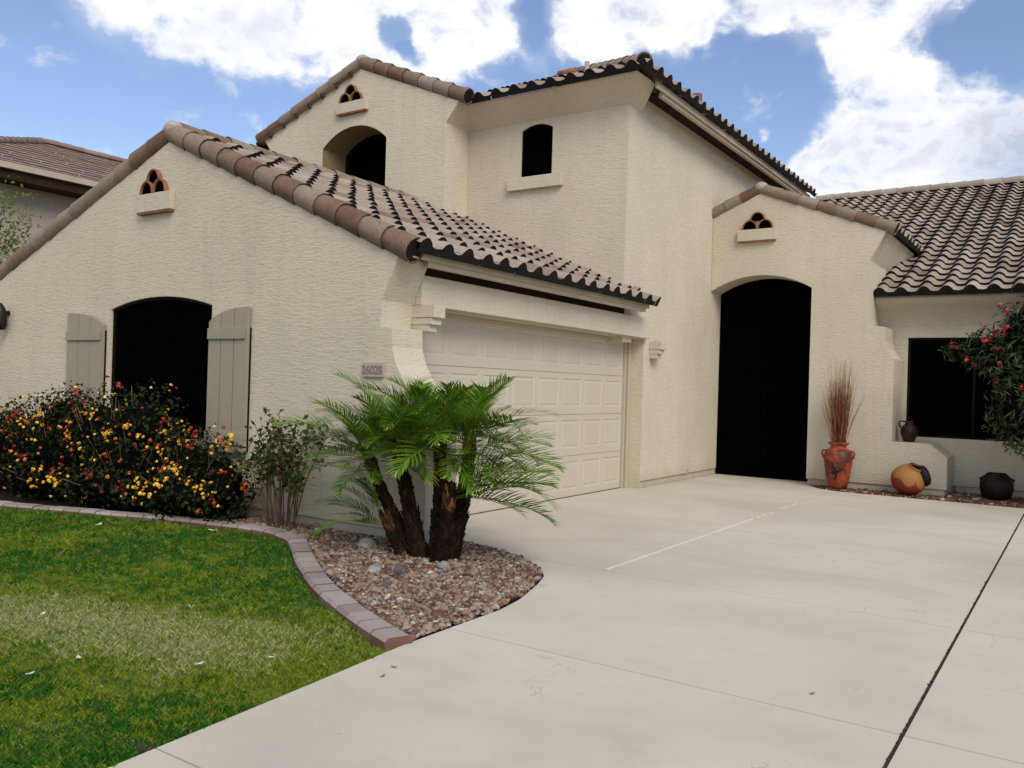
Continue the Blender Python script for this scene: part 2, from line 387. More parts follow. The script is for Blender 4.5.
def barrel_run(name, pts, r, mat, parent, up=(0, 0, 1), L=0.36, arc=(-60, 240), tones=(0.25, 0.95), sidev=None, seed=1):
    """overlapping barrel tiles laid along the polyline pts (each leg from its low end to its high end)"""
    mb = MB(); rr = random.Random(seed)
    for a, b in pts:
        a = Vector(a); b = Vector(b); d = b - a; n = max(1, round(d.length / L)); d = d / n; dn = d.normalized()
        upv = Vector(up); side = dn.cross(upv).normalized(); nv = side.cross(dn).normalized()
        if nv.z < 0: nv = -nv
        for i in range(n):
            tone = rr.uniform(*tones)
            p0 = a + d * i - dn * 0.02 + nv * rr.uniform(-.004, .004); p1 = a + d * (i + 1) + dn * 0.05
            jit = side * rr.uniform(-.008, .008)
            K = 14; v = []; 
            for (p, rad) in ((p0, r * 1.07), (p1, r * 0.90)):
                for k in range(K + 1):
                    t = math.radians(arc[0] + (arc[1] - arc[0]) * k / K)
                    v.append(p + jit + side * math.cos(t) * rad + nv * math.sin(t) * rad)
            n1 = K + 1
            mb.add(v, [(k, k + 1, n1 + k + 1, n1 + k) for k in range(K)], tone)
            ring = v[:n1]; inner = [p0 + jit + dn * 0.012 + (q - p0 - jit) * 0.84 for q in ring]
            mb.add(ring + inner, [(k, k + 1, n1 + k + 1, n1 + k) for k in range(K)], tone * 0.5)
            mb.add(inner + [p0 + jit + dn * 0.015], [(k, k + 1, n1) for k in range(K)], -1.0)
    return mb.build(name, mat, parent, smooth=True, fix=False)

# ================================================================= SETTING
def sheet(name, pts, z, mat, kind='structure'):
    polys = [[Vector((x, y, 0)) for x, y in pts]]
    tr = tessellate_polygon(polys)
    me = bpy.data.meshes.new(name); me.from_pydata([(x, y, z) for x, y in pts], [], [tuple(t) for t in tr]); me.update()
    bm = bmesh.new(); bm.from_mesh(me)
    for f in bm.faces:
        f.normal_update()
        if f.normal.z < 0: f.normal_flip()
    bm.to_mesh(me); bm.free()
    o = link(name, me, mat); tag(o, kind=kind); return o

R0 = 600
sheet('ground', [(-R0, -R0), (R0, -R0), (R0, R0), (-R0, R0)], -0.14, M['ground'])

EDGE = [(-3.05, -6.0), (-3.05, 1.84), (-3.13, 2.9), (-3.20, 3.70), (-3.21, 4.20), (-3.215, 4.69), (-3.26, 4.98), (-3.34, 5.25), (-3.43, 5.52), (-3.53, 5.76), (-3.70, 5.98), (-3.88, 6.12), (-4.06, 6.22), (-4.28, 6.31), (-4.49, 6.37), (-4.75, 6.44), (-4.95, 6.52), (-5.0, 6.62), (-5.88, 6.64)]
DRIVE = EDGE + [(-5.88, 11.84), (-5.60, 11.84), (-5.60, 16.3), (-3.84, 16.3), (-3.84, 14.62), (-3.72, 14.42), (-3.58, 14.20), (-3.40, 14.05), (-3.2, 13.97), (-2.9, 13.94), (-2.58, 13.95), (9.0, 13.97), (9.0, -6.0)]
def clip_half(poly, ax, c, keep_gt):
    out = []
    for i in range(len(poly)):
        a, b = poly[i - 1], poly[i]
        ia = (a[ax] > c) == keep_gt; ib = (b[ax] > c) == keep_gt
        if ia != ib:
            t = (c - a[ax]) / (b[ax] - a[ax]); out.append((a[0] + (b[0] - a[0]) * t, a[1] + (b[1] - a[1]) * t))
        if ib: out.append(b)
    return out
def cell(x0, x1, y0, y1):
    p = DRIVE
    for ax, c, g in ((0, x0, True), (0, x1, False), (1, y0, True), (1, y1, False)):
        p = clip_half(p, ax, c, g)
        if len(p) < 3: return None
    return p
mb = MB()
XW, XE, hj, he = -3.262, -0.64, 0.0045, 0.0095
cells = []
ys = [-7, 2.055, 4.13, 6.27, 9.05, 20]
for a, b in zip(ys[:-1], ys[1:]):
    for (x0, x1) in ((XE + he, 20), (-20, XE - he)):
        if b > 6.3 and x1 < 0:
            cells += [(-20, XW - hj, a + hj, b - hj) if a > 6.3 else None, (XW + hj, XE - he, a + hj, b - hj)]
            if a < 6.3: cells.append((-20, XW - hj, a + hj, 20)); cells = [c for c in cells if c]
        else: cells.append((x0, x1, a + hj, b - hj))
# west of the long joint one undivided slab from the bed to the porch
cells = [c for c in cells if c and not (c[0] == -20 and c[1] == XW - hj and c[3] != 20 - 0 and c[2] > 6.3)]
for cdef in cells:
    p = cell(*cdef)
    if not p: continue
    tr = tessellate_polygon([[Vector((x, y, 0)) for x, y in p]]); n = len(p)
    mb.add([(x, y, 0) for x, y in p], [tuple(q) for q in tr])
    mb.add([(x, y, 0) for x, y in p] + [(x, y, -0.10) for x, y in p], [(i, (i + 1) % n, n + (i + 1) % n, n + i) for i in range(n)])
me = mb.mesh('driveway'); bm = bmesh.new(); bm.from_mesh(me); bmesh.ops.remove_doubles(bm, verts=bm.verts, dist=1e-5); bmesh.ops.recalc_face_normals(bm, faces=bm.faces)
up = sum(f.normal.z * f.calc_area() for f in bm.faces)
if up < 0: bmesh.ops.reverse_faces(bm, faces=bm.faces)
bm.to_mesh(me); bm.free()
tag(link('driveway', me, M['concrete']), kind='structure')
# filler lying low in the joints
mb = MB()
mb.box(XE - 0.06, XE + 0.06, -6, 13.9, -0.09, -0.007)
for y in ys[1:-1]: mb.box(-3.9 if y > 6.5 else -3.2, 8.9, y - 0.03, y + 0.03, -0.09, -0.011)
mb.box(XW - 0.03, XW + 0.03, 6.27, 14.2, -0.09, -0.0125)
for k in range(240):                                            # grit and bits of leaf caught in the wide joint
    y = random.uniform(2.2, 13.6); x = XE + random.uniform(-.008, .008); r = random.uniform(.003, .007)
    mb.box(x - r, x + r, y - r, y + r * random.uniform(.6, 2.2), -0.008, random.uniform(-.004, .004))
tag(mb.build('driveway_joint_filler', M['joint']), kind='structure')
mb = MB()
for k in range(46):
    y0 = 6.32 + k * 0.125
    if y0 > 11.9: break
    if random.random() < (0.02 if y0 < 9.8 else 0.25): continue
    w0 = 0.011 * random.uniform(0.7, 1.1); x = XW + random.uniform(-.002, .002)
    mb.box(x - w0, x + w0, y0, y0 + 0.125, -0.02, 0.003)
tag(mb.build('driveway_caulk_line', M['caulk']), kind='structure')

# ---- the curb between lawn and bed
CURB = [(-3.21, 3.68), (-3.55, 3.82), (-3.86, 3.97), (-4.20, 4.15), (-4.55, 4.35), (-4.92, 4.60), (-5.28, 4.86), (-5.62, 5.12), (-5.90, 5.33), (-6.16, 5.45), (-6.45, 5.52), (-6.85, 5.52), (-7.25, 5.44), (-7.7, 5.34), (-8.2, 5.19), (-8.7, 5.02), (-9.2, 4.85), (-9.7, 4.68), (-10.3, 4.62), (-11.2, 4.66), (-12.4, 4.7), (-14.0, 4.7)]
def resample(pts, step):
    P = [Vector((x, y)) for x, y in pts]
    # Catmull-Rom through the points, then even steps
    fine = []
    for i in range(len(P) - 1):
        p0, p1, p2, p3 = P[max(i - 1, 0)], P[i], P[i + 1], P[min(i + 2, len(P) - 1)]
        for k in range(12):
            t = k / 12
            fine.append(0.5 * ((2 * p1) + (p2 - p0) * t + (2 * p0 - 5 * p1 + 4 * p2 - p3) * t * t + (3 * p1 - p0 - 3 * p2 + p3) * t ** 3))
    fine.append(P[-1]); out = [fine[0]]; acc = 0
    for a, b in zip(fine[:-1], fine[1:]):
        d = (b - a).length
        while acc + d >= step:
            q = (step - acc) / d; a = a + (b - a) * q; out.append(a); d = (b - a).length; acc = 0
        acc += d
    return out
CP = resample(CURB, 0.10)
mb = MB(); rr = random.Random(5); i = 0; hw = 0.088
def nrm2(i):
    d = (CP[min(i + 1, len(CP) - 1)] - CP[max(i - 1, 0)]).normalized(); return Vector((-d.y, d.x))
zc = 0.048
while i < len(CP) - 2:
    j = i + 2; tone = rr.uniform(0, 1); dz = rr.uniform(-.004, .004)
    sec = []
    for k, q in ((i, 0.006), (i + 1, 0), (j, -0.006)):
        c = CP[k] + (CP[min(k + 1, len(CP) - 1)] - CP[k]).normalized() * q; n2 = nrm2(k)
        prof = [(hw, -0.12), (hw, zc - 0.022), (hw - 0.022, zc), (-hw + 0.022, zc), (-hw, zc - 0.022), (-hw, -0.12)]
        sec.append([(c.x + n2.x * o, c.y + n2.y * o, z + (dz if z > 0 else 0)) for o, z in prof])
    v = [p for s in sec for p in s]; m = 6
    fs = [(a * m + k, a * m + k + 1, (a + 1) * m + k + 1, (a + 1) * m + k) for a in range(2) for k in range(m - 1)]
    fs += [tuple(range(m)), tuple(range(2 * m, 3 * m))]
    mb.add(v, fs, tone); i = j
curb = mb.build('curb_edging', M['curb'])
tag(curb, 'low brick-stamped concrete curb curving between the lawn and the planting bed', 'edging')

# ---- lawn
inner = [(c.x - 0, c.y) for c in CP]
LAWN = [(-3.06, -6.0), (-3.06, 1.84), (-3.14, 2.9), (-3.21, 3.70)] + inner + [(-14.0, -6.0)]
sheet('lawn', LAWN, -0.028, M['lawnsoil'])
CPA = np.array([(c.x, c.y) for c in CP])
def in_lawn(x, y):
    ok = (x < np.interp(y, [-6, 1.84, 2.9, 3.7], [-3.055, -3.055, -3.135, -3.21]))
    o = np.argsort(CPA[:, 0]); cy = np.interp(x, CPA[o, 0], CPA[o, 1])
    return ok & (y < cy - 0.085)
def blades(n, xr, yr, hmean, w):
    x = RNG.uniform(*xr, n); y = RNG.uniform(*yr, n); k = in_lawn(x, y); x, y = x[k], y[k]; n = len(x)
    # clumping: patches with taller, denser turf
    h = hmean * RNG.uniform(0.55, 1.35, n) * (0.8 + 0.35 * np.sin(x * 5.1 + np.sin(y * 4.3) * 1.5) * np.sin(y * 6.7 + x * 2.2))
    a = RNG.uniform(0, 2 * PI, n); lean = RNG.uniform(0.25, 1.1, n) * h; la = RNG.uniform(0, 2 * PI, n)
    z0 = np.full(n, -0.028)
    dx, dy = np.cos(a) * w, np.sin(a) * w
    v = np.empty((n, 4, 3), np.float32)
    v[:, 0] = np.stack([x - dx, y - dy, z0], 1); v[:, 1] = np.stack([x + dx, y + dy, z0], 1)
    mx, my = x + np.cos(la) * lean * .35, y + np.sin(la) * lean * .35
    v[:, 2] = np.stack([mx + dx * .7, my + dy * .7, z0 + h * .62], 1)
    v[:, 3] = np.stack([x + np.cos(la) * lean, y + np.sin(la) * lean, z0 + h], 1)
    return v
V = np.concatenate([blades(230000, (-7.6, -3.0), (1.0, 3.4), 0.034, 0.0023), blades(170000, (-9.5, -3.0), (3.2, 5.6), 0.038, 0.0028), blades(80000, (-13.5, -7.0), (1.5, 5.2), 0.05, 0.0042)])
n = len(V); F = np.arange(n * 4, dtype=np.int32).reshape(n, 4)
tones = np.repeat(RNG.uniform(0, 1, n), 4)
me = np_mesh('grass', V.reshape(-1, 3), F, tones)
tag(link('grass', me, M['grass']), 'short patchy green lawn grass with a worn straw-coloured strip', 'grass', kind='stuff')

# ---- planting bed and gravel
bed = [(-3.22, 3.72), (-3.21, 4.2), (-3.215, 4.69), (-3.34, 5.25), (-3.53, 5.76), (-3.70, 5.98), (-4.06, 6.22), (-4.49, 6.37), (-4.95, 6.52), (-5.0, 6.62), (-5.6, 6.64), (-14, 6.6)] + inner[::-1]
sheet('planting_bed', bed, -0.012, M['soil'])
sheet('gravel_strip', [(-3.86, 14.64), (-3.72, 14.42), (-3.58, 14.20), (-3.40, 14.05), (-3.2, 13.97), (-2.9, 13.94), (-2.58, 13.95), (9.0, 13.97), (9, 15.5), (-3.86, 15.5)], -0.02, M['soil'])
def ico():
    bm = bmesh.new(); bmesh.ops.create_icosphere(bm, subdivisions=1, radius=1)
    v = np.array([q.co[:] for q in bm.verts]); f = np.array([[q.index for q in g.verts] for g in bm.faces]); bm.free(); return v, f
IV, IF = ico()
def pebbles(name, P, size, zb, mat, label, spread=0.0, zvar=0.02):
    n = len(P); k = len(IV); s = size * np.exp(RNG.normal(0, 0.35, n))
    sc3 = np.stack([s * RNG.uniform(.7, 1.4, n), s * RNG.uniform(.7, 1.2, n), s * RNG.uniform(.4, .8, n)], 1)
    base = IV[None] * (1 + RNG.normal(0, 0.16, (n, k, 1))) * sc3[:, None, :]
    a = RNG.uniform(0, 2 * PI, n); b = RNG.normal(0, 0.45, n)
    ca, sa, cb, sb = np.cos(a)[:, None], np.sin(a)[:, None], np.cos(b)[:, None], np.sin(b)[:, None]
    x, y, z = base[..., 0], base[..., 1], base[..., 2]
    y, z = y * cb - z * sb, y * sb + z * cb
    x, y = x * ca - y * sa, x * sa + y * ca
    z0 = zb + RNG.uniform(0, zvar, n)
    v = np.stack([x + P[:, 0:1], y + P[:, 1:2], z + z0[:, None]], 2).reshape(-1, 3)
    f = (IF[None] + (np.arange(n) * k)[:, None, None]).reshape(-1, 3)
    me = np_mesh(name, v, f, np.repeat(RNG.beta(1.5, 1.5, n), k))
    return tag(link(name, me, mat), label, 'gravel', kind='stuff')
def pts_in(poly, n, margin=0.0):
    xs = [p[0] for p in poly]; ys_ = [p[1] for p in poly]
    x = RNG.uniform(min(xs), max(xs), n * 3); y = RNG.uniform(min(ys_), max(ys_), n * 3)
    ins = np.zeros(len(x), bool); m = len(poly)
    for i in range(m):
        (x1, y1), (x2, y2) = poly[i - 1], poly[i]
        c = ((y1 > y) != (y2 > y)) & (x < (x2 - x1) * (y - y1) / (y2 - y1 + 1e-12) + x1); ins ^= c
    return np.stack([x[ins], y[ins]], 1)[:n]
gb = [(-3.235, 3.80), (-3.225, 4.2), (-3.23, 4.69), (-3.355, 5.25), (-3.545, 5.75), (-3.715, 5.965), (-4.075, 6.205), (-4.495, 6.355), (-5.02, 6.52), (-5.02, 6.03), (-7.3, 6.03), (-7.3, 5.56), (-6.85, 5.62), (-6.4, 5.62), (-6.1, 5.55), (-5.85, 5.42), (-5.2, 4.92), (-4.5, 4.45), (-3.8, 4.06)]
P = pts_in(gb, 15000)
pebbles('gravel', P, 0.0155, 0.0, M['pebble'], 'reddish brown and tan landscape gravel around the palm clump', zvar=0.022)
gs = [(-3.80, 14.53), (-3.68, 14.42), (-3.54, 14.22), (-3.38, 14.09), (-3.2, 14.01), (-2.9, 13.98), (1.5, 14.0), (1.5, 15.38), (-1.72, 15.38), (-1.72, 14.53)]
pebbles('gravel', pts_in(gs, 6500), 0.021, -0.01, M['mulch'], 'dark red gravel strip under the porch wall', zvar=0.02)
def rock(loc, s, mat, label):
    bm = bmesh.new(); bmesh.ops.create_icosphere(bm, subdivisions=2, radius=1)
    rr = random.Random(loc[0] * 100)
    for v in bm.verts: v.co *= 1 + rr.uniform(-.16, .16)
    for v in bm.verts: v.co = Vector((v.co.x * s[0], v.co.y * s[1], v.co.z * s[2]))
    me = bpy.data.meshes.new('stone'); bm.to_mesh(me); bm.free()
    o = link('stone', me, mat); o.location = loc; o.rotation_euler = (0, 0, rr.uniform(0, 3)); return tag(o, label, 'stone')
rock((-4.58, 4.93, 0.03), (0.085, 0.06, 0.035), M['greystone'], 'largest pale grey stone lying on the gravel before the palm')
rock((-4.40, 5.03, 0.03), (0.07, 0.055, 0.045), M['darkstone'], 'dark grey angular stone beside the pale stone on the gravel')
rock((-4.28, 5.42, 0.03), (0.06, 0.05, 0.035), M['greystone'], 'small pale grey stone nearest the palm trunks')
rock((-4.18, 4.63, 0.02), (0.04, 0.035, 0.03), M['darkstone'], 'small dark pebble-like stone near the curb on the gravel')
rock((-5.33, 5.63, 0.04), (0.11, 0.08, 0.05), M['greystone'], 'flat tan grey stone under the drooping frond by the wall')

# ================================================================= HOUSE
house = empty('stucco_house', (0, 0, 0), 0, 'two-storey beige stucco house with tiled roofs, garage wing and dark arched entry', 'house')
YG, YL, YR2, YE, YM, XG = 6.05, 10.51, 11.12, 14.55, 15.40, -5.60
front = lambda y: (lambda a, b, d: (a, y + d, b))
side = lambda x: (lambda a, b, d: (x - d, a, b))
S = M['stucco']
# garage gable wall
gw = [(-13.75, -0.1), (-13.75, 2.60), (-9.13, 4.29), (-5.43, 2.70), (-5.63, 2.29), (-5.64, 2.045), (-5.49, 2.025), (-5.485, 1.84), (-5.42, 1.67), (-5.34, 1.55), (-5.22, 1.38), (-5.10, 1.20), (-5.03, 1.07), (-5.02, 0.9), (-5.02, 0.105)]
gw = [(-13.75, 0.105)] + gw[1:]
H1 = arch_hole(-10.25, -8.22, 0.78, 2.315, 2.445)
wall('garage_gable_wall', gw, front(YG), 0.45, S, house, H1, 0.07)
mb = MB(); mb.box(-13.7, -5.05, YG + 0.03, YG + 0.42, -0.14, 0.105); mb.build('footing', M['footing'], house)
def window_arch(x0, x1, z0, zs, zc, y, parent, fw=0.035, mullion=None, name='window'):
    mb = MB(); h = arch_hole(x0, x1, z0, zs, zc); 
    tr = tessellate_polygon([[Vector((a, b, 0)) for a, b in h]]); mb.add([(a, y, b) for a, b in h], [tuple(q) for q in tr])
    w = mb.build(name, M['screen'], parent)
    mb = MB(); cx = (x0 + x1) / 2; cz = (z0 + zc) / 2; n = len(h)
    inn = [(cx + (a - cx) * (1 - 2 * fw / (x1 - x0)), cz + (b - cz) * (1 - 2 * fw / (zc - z0))) for a, b in h]
    v = [(a, y - 0.03, b) for a, b in h] + [(a, y - 0.03, b) for a, b in inn] + [(a, y - 0.002, b) for a, b in inn]
    mb.add(v, [(i, (i + 1) % n, n + (i + 1) % n, n + i) for i in range(n)] + [(n + i, n + (i + 1) % n, 2 * n + (i + 1) % n, 2 * n + i) for i in range(n)])
    mb.build('window_frame', M['frame'], w)
    return w
window_arch(-10.25, -8.22, 0.78, 2.315, 2.445, YG + 0.06, house, 0.03)
# shutters
def shutter(x0, x1, z0, zlo, zhi, high_right):
    sh = None
    yb, yf = YG - 0.022, YG - 0.062; n = 3; W = (x1 - x0) / n; mb = MB()
    def top(x):
        s = (x - x0) / (x1 - x0); s = s if high_right else 1 - s
        return zlo + (zhi - zlo) * math.sqrt(max(0, 1 - (1 - s) ** 2)) ** 1.25
    for i in range(n):
        a, b = x0 + i * W + 0.007, x0 + (i + 1) * W - 0.007; K = 5
        xs = [a + (b - a) * k / K for k in range(K + 1)]
        v = [(x, y, z) for y in (yf, yb) for x in xs for z in (z0, top(x))]
        m = 2 * (K + 1); f = []
        for k in range(K):
            f += [(2 * k, 2 * k + 2, 2 * k + 3, 2 * k + 1), (m + 2 * k, m + 2 * k + 1, m + 2 * k + 3, m + 2 * k + 2), (2 * k + 1, 2 * k + 3, m + 2 * k + 3, m + 2 * k + 1), (2 * k, m + 2 * k, m + 2 * k + 2, 2 * k + 2)]
        f += [(0, 1, m + 1, m), (2 * K, m + 2 * K, m + 2 * K + 1, 2 * K + 1)]
        mb.add(v, f)
    sh = mb.build('shutter', M['shutter'], house)
    for za, zb in ((z0 + 0.09, z0 + 0.22), (1.925, 2.045)):
        r = MB(); r.box(x0 + 0.01, x1 - 0.03, yf - 0.022, yf - 0.001, za, zb); r.build('rail', M['shutter'], sh)
    b = MB(); b.box(x0, x1, yb + 0.001, YG - 0.003, z0 + 0.02, zlo - 0.05); b.build('batten', M['frame'], sh)
    return sh
shutter(-11.17, -10.33, 0.68, 2.10, 2.285, False)['label'] = 'grey-beige plank shutter standing left of the arched window'
shutter(-8.19, -7.52, 0.68, 2.10, 2.275, True)['label'] = 'grey-beige plank shutter right of the arched window, fully visible'
# gable vents: three half-round clay pipes above a stucco sill
def vent(cx, z0, y, w, h, sx0, sx1, sz0, sz1):
    sill = MB(); sill.box(sx0, sx1, y - 0.075, y - 0.002, sz0, sz1); v = sill.build('gable_vent', M['stucco_trim'], house)
    for dx, dz in ((-w / 2, 0), (w / 2, 0), (0, h * 0.86)):
        mb = MB(); K = 12; R = w * 0.50; out = []; inn = []
        for k in range(K + 1):
            t = PI * k / K; out.append((cx + dx + math.cos(t) * R, z0 + dz + math.sin(t) * h)); inn.append((cx + dx + math.cos(t) * R * 0.86, z0 + dz + math.sin(t) * h * 0.88))
        yo, yi = y - 0.055, y + 0.0; n = K + 1
        v3 = [(a, yo, b) for a, b in out] + [(a, yi, b) for a, b in out] + [(a, yo, b) for a, b in inn] + [(a, yo + 0.03, b) for a, b in inn]
        f = [(k, k + 1, n + k + 1, n + k) for k in range(K)] + [(k, k + 1, 2 * n + k + 1, 2 * n + k) for k in range(K)] + [(2 * n + k, 2 * n + k + 1, 3 * n + k + 1, 3 * n + k) for k in range(K)]
        mb.add(v3, f); pp = mb.build('clay_pipe', M['terracotta'], v)
        hb = MB(); hb.add([(a, yo + 0.028, b) for a, b in inn], [tuple(range(n))]); hb.build('pipe_opening', M['black'], v)
    tr = MB(); tr.box(sx0 + 0.01, sx1 - 0.01, y - 0.068, y - 0.003, sz0 - 0.022, sz0 - 0.001); tr.build('sill_shade_strip', M['terracotta'], v)  # dark red strip standing in for the shadow below the sill
vent(-9.37, 3.70, YG, 0.26, 0.155, -9.66, -8.98, 3.47, 3.685)
vent(-10.62, 6.33, YL, 0.27, 0.155, -10.93, -10.22, 6.13, 6.31)
vent(-4.78, 4.36, YE, 0.27, 0.155, -5.12, -4.45, 4.15, 4.345)
# house number plaque
mb = MB(); mb.box(-5.83, -5.57, YG - 0.03, YG - 0.002, 1.55, 1.685); pl = mb.build('house_number', M['plaque'], house)
cu = bpy.data.curves.new('number_text', 'FONT'); cu.body = '26028'; cu.size = 0.118; cu.extrude = 0.003; cu.align_x = 'CENTER'; cu.space_character = 0.92
tmp = bpy.data.objects.new('number_text', cu); COL.objects.link(tmp); bpy.context.view_layer.update()
dm = bpy.data.meshes.new_from_object(tmp.evaluated_get(bpy.context.evaluated_depsgraph_get())); bpy.data.objects.remove(tmp)
dm.transform(Matrix.Translation((-5.70, YG - 0.033, 1.578)) @ Matrix.Rotation(PI / 2, 4, 'X')); dm.name = 'digits'
link('digits', dm, M['digits'], pl)
# wall lantern at the left edge
mb = MB(); mb.lathe([(0.02, 0.02), (0.07, 0.03), (0.09, 0.10), (0.085, 0.26), (0.06, 0.34), (0.02, 0.40), (0.0, 0.41)], 16, (-12.86, YG - 0.12, 2.06)); mb.box(-12.89, -12.83, YG - 0.1, YG, 2.3, 2.36)
mb.build('wall_lantern', M['lantern'], house, True)

# side wall of the garage and of the upper storey, one plane
sw = [(6.5, 2.275), (11.84, 2.275), (11.84, 0.0), (11.86, 0.0), (11.86, 0.105), (19.5, 0.105), (19.5, 5.95), (11.135, 5.95), (11.135, 2.80), (6.5, 2.80)]
wall('side_wall', sw, side(XG), 0.27, S, house)
mb = MB(); mb.box(XG - 0.25, XG - 0.022, 11.87, 19.4, -0.14, 0.105); mb.build('footing', M['footing'], house)
mb = MB(); mb.box(XG - 0.2, XG + 0.01, 13.67, 13.70, 0.09, 0.17); mb.box(XG + 0.0, XG + 0.035, 13.672, 13.698, 0.15, 0.17); mb.build('drain_pipe', M['pipe'], house)
mb = MB(); mb.box(-5.597, -5.52, 6.505, 11.86, 2.285, 2.585); mb.build('door_beam', S, house)
for y0, y1, zt in ((6.50, 6.68, 2.282), (12.03, 12.24, 2.255)):
    mb = MB(); z = zt
    for k, (o, h) in enumerate(((0.20, 0.125), (0.17, 0.07), (0.13, 0.07))):
        mb.box(-5.598 - (0.1 if y0 < 7 else 0), -5.6 + o + (0.05 if y0 < 7 else 0), y0 + k * 0.006, y1 - k * 0.02, z - h, z - 0.0005); z -= h
    mb.build('corbel', M['stucco_trim'], house)
mb = MB(); mb.box(-5.596, -5.575, 6.51, 11.1, 2.588, 2.70); mb.build('eave_shade_strip', M['soffit'], house)  # dark strip added on the wall for the shade below the eave
# garage door
XD = -5.85
door = MB(); Y0, Y1 = 6.78, 11.66; nS, nP = 4, 8; ZH = 2.27; hs = ZH / nS; wp = (Y1 - Y0) / nP
def quad_ring(mb, a, b):
    mb.add(a + b, [(i, (i + 1) % 4, 4 + (i + 1) % 4, 4 + i) for i in range(4)])
for s in range(nS):
    z0, z1 = s * hs + 0.004, (s + 1) * hs - 0.004
    ringo = lambda m, x, ya, yb, za, zb: [(x, ya + m, za + m), (x, yb - m, za + m), (x, yb - m, zb - m), (x, ya + m, zb - m)]
    for k in range(nP):
        ya, yb = Y0 + k * wp, Y0 + (k + 1) * wp
        py0, py1, pz0, pz1 = ya + 0.055, yb - 0.055, z0 + 0.105, z1 - 0.075
        R = [ringo(0, XD, ya, yb, z0, z1), ringo(0, XD, py0, py1, pz0, pz1), ringo(0.012, XD - 0.009, py0, py1, pz0, pz1), ringo(0.022, XD - 0.009, py0, py1, pz0, pz1), ringo(0.045, XD - 0.003, py0, py1, pz0, pz1)]
        for a, b in zip(R[:-1], R[1:]): quad_ring(door, a, b)
        door.add(R[-1], [(0, 1, 2, 3)])
    v = [(XD, Y0, z0), (XD, Y1, z0), (XD - 0.012, Y1, z0 - 0.004), (XD - 0.012, Y0, z0 - 0.004), (XD, Y0, z1), (XD, Y1, z1), (XD - 0.012, Y1, z1 + 0.004), (XD - 0.012, Y0, z1 + 0.004)]
    door.add(v, [(0, 1, 2, 3), (4, 5, 6, 7)])
gd = door.build('garage_door', M['door'], house, fix=True)
for ya, yb in ((11.665, 11.72), (11.74, 11.835), (6.66, 6.775)):
    mb = MB(); mb.box(XD - 0.03, XD + (0.03 if yb < 11.73 else 0.055), ya, yb, 0.002, 2.272); mb.build('door_jamb', M['trim'], house)
mb = MB(); mb.box(XD - 0.03, XD + 0.03, 6.78, 11.66, 2.235, 2.2735); mb.build('door_head', M['trim'], house)
mb = MB(); mb.box(XD + 0.001, XD + 0.012, Y0, Y1, 0.002, 0.008); mb.build('bottom_seal', M['frame'], gd)
# garage eave
def eave(xf, y0, y1, zt, h, xw, parent_roof):
    mb = MB(); mb.box(xf - 0.035, xf, y0 + 0.05, y1, zt - h, zt); mb.build('fascia', M['fascia'], parent_roof)
    mb = MB(); mb.box(xf - 0.10, xf - 0.037, y0 + 0.32, y1 - 0.04, zt - h - 0.05, zt - h + 0.02); mb.build('fascia_trim', M['trim'], parent_roof)
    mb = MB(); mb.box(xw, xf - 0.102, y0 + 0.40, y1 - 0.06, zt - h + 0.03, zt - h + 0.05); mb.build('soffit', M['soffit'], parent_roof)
sg = 0.4216
roof1 = tile_roof('garage_roof', (-5.21, 6.06, 2.755), (0, 1, 0), (-1, 0, sg), 5.42, 4.30, M['tile'], house, clips=[((0, 11.46, 0), (0, 1, 0)), ((0, 6.08, 0), (0, -1, 0)), ((-9.16, 0, 0), (-1, 0, 0))])
tile_roof('roof_slope', (-13.9, 11.4, 2.48), (0, -1, 0), (1, 0, 0.365), 5.15, 5.1, M['tile'], roof1, clips=[((-9.1, 0, 0), (1, 0, 0))])
eave(-5.30, 6.06, 11.36, 2.775, 0.085, -5.6, roof1)
barrel_run('rake_tiles', [((-5.285, YG + 0.05, 2.757), (-9.10, YG + 0.05, 4.39)), ((-13.8, YG + 0.06, 2.69), (-9.16, YG + 0.06, 4.395))], 0.125, M['rake'], roof1, seed=3, arc=(-88, 268))
barrel_run('ridge_tiles', [((-9.13, YG + 0.10, 4.44), (-9.13, 10.5, 4.44))], 0.115, M['rake'], roof1, arc=(-20, 200), seed=4, tones=(0.4, 1.0))
def blob(name, c, s, mat, parent):
    bm = bmesh.new(); bmesh.ops.create_icosphere(bm, subdivisions=3, radius=1)
    rr = random.Random(3)
    for v in bm.verts: v.co *= 1 + rr.uniform(-.06, .06)
    for v in bm.verts: v.co = Vector((c[0] + v.co.x * s[0], c[1] + v.co.y * s[1], c[2] + v.co.z * s[2]))
    me = bpy.data.meshes.new(name); bm.to_mesh(me); bm.free(); return link(name, me, mat, parent, True)
blob('mortar_cap', (-9.13, YG + 0.05, 4.455), (0.125, 0.11, 0.105), M['mortar'], roof1)

# upper storey, gable part
lw = [(-12.68, 2.2), (-12.68, 5.73), (-12.87, 5.96), (-10.45, 6.87), (-8.27, 5.96), (-8.52, 5.66), (-8.52, 2.2)]
H2 = arch_hole(-11.30, -9.79, 4.45, 5.60, 5.90)
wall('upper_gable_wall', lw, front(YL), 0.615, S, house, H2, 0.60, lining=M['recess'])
window_arch(-11.29, -9.80, 4.45, 5.60, 5.895, YL + 0.585, house, 0.07)
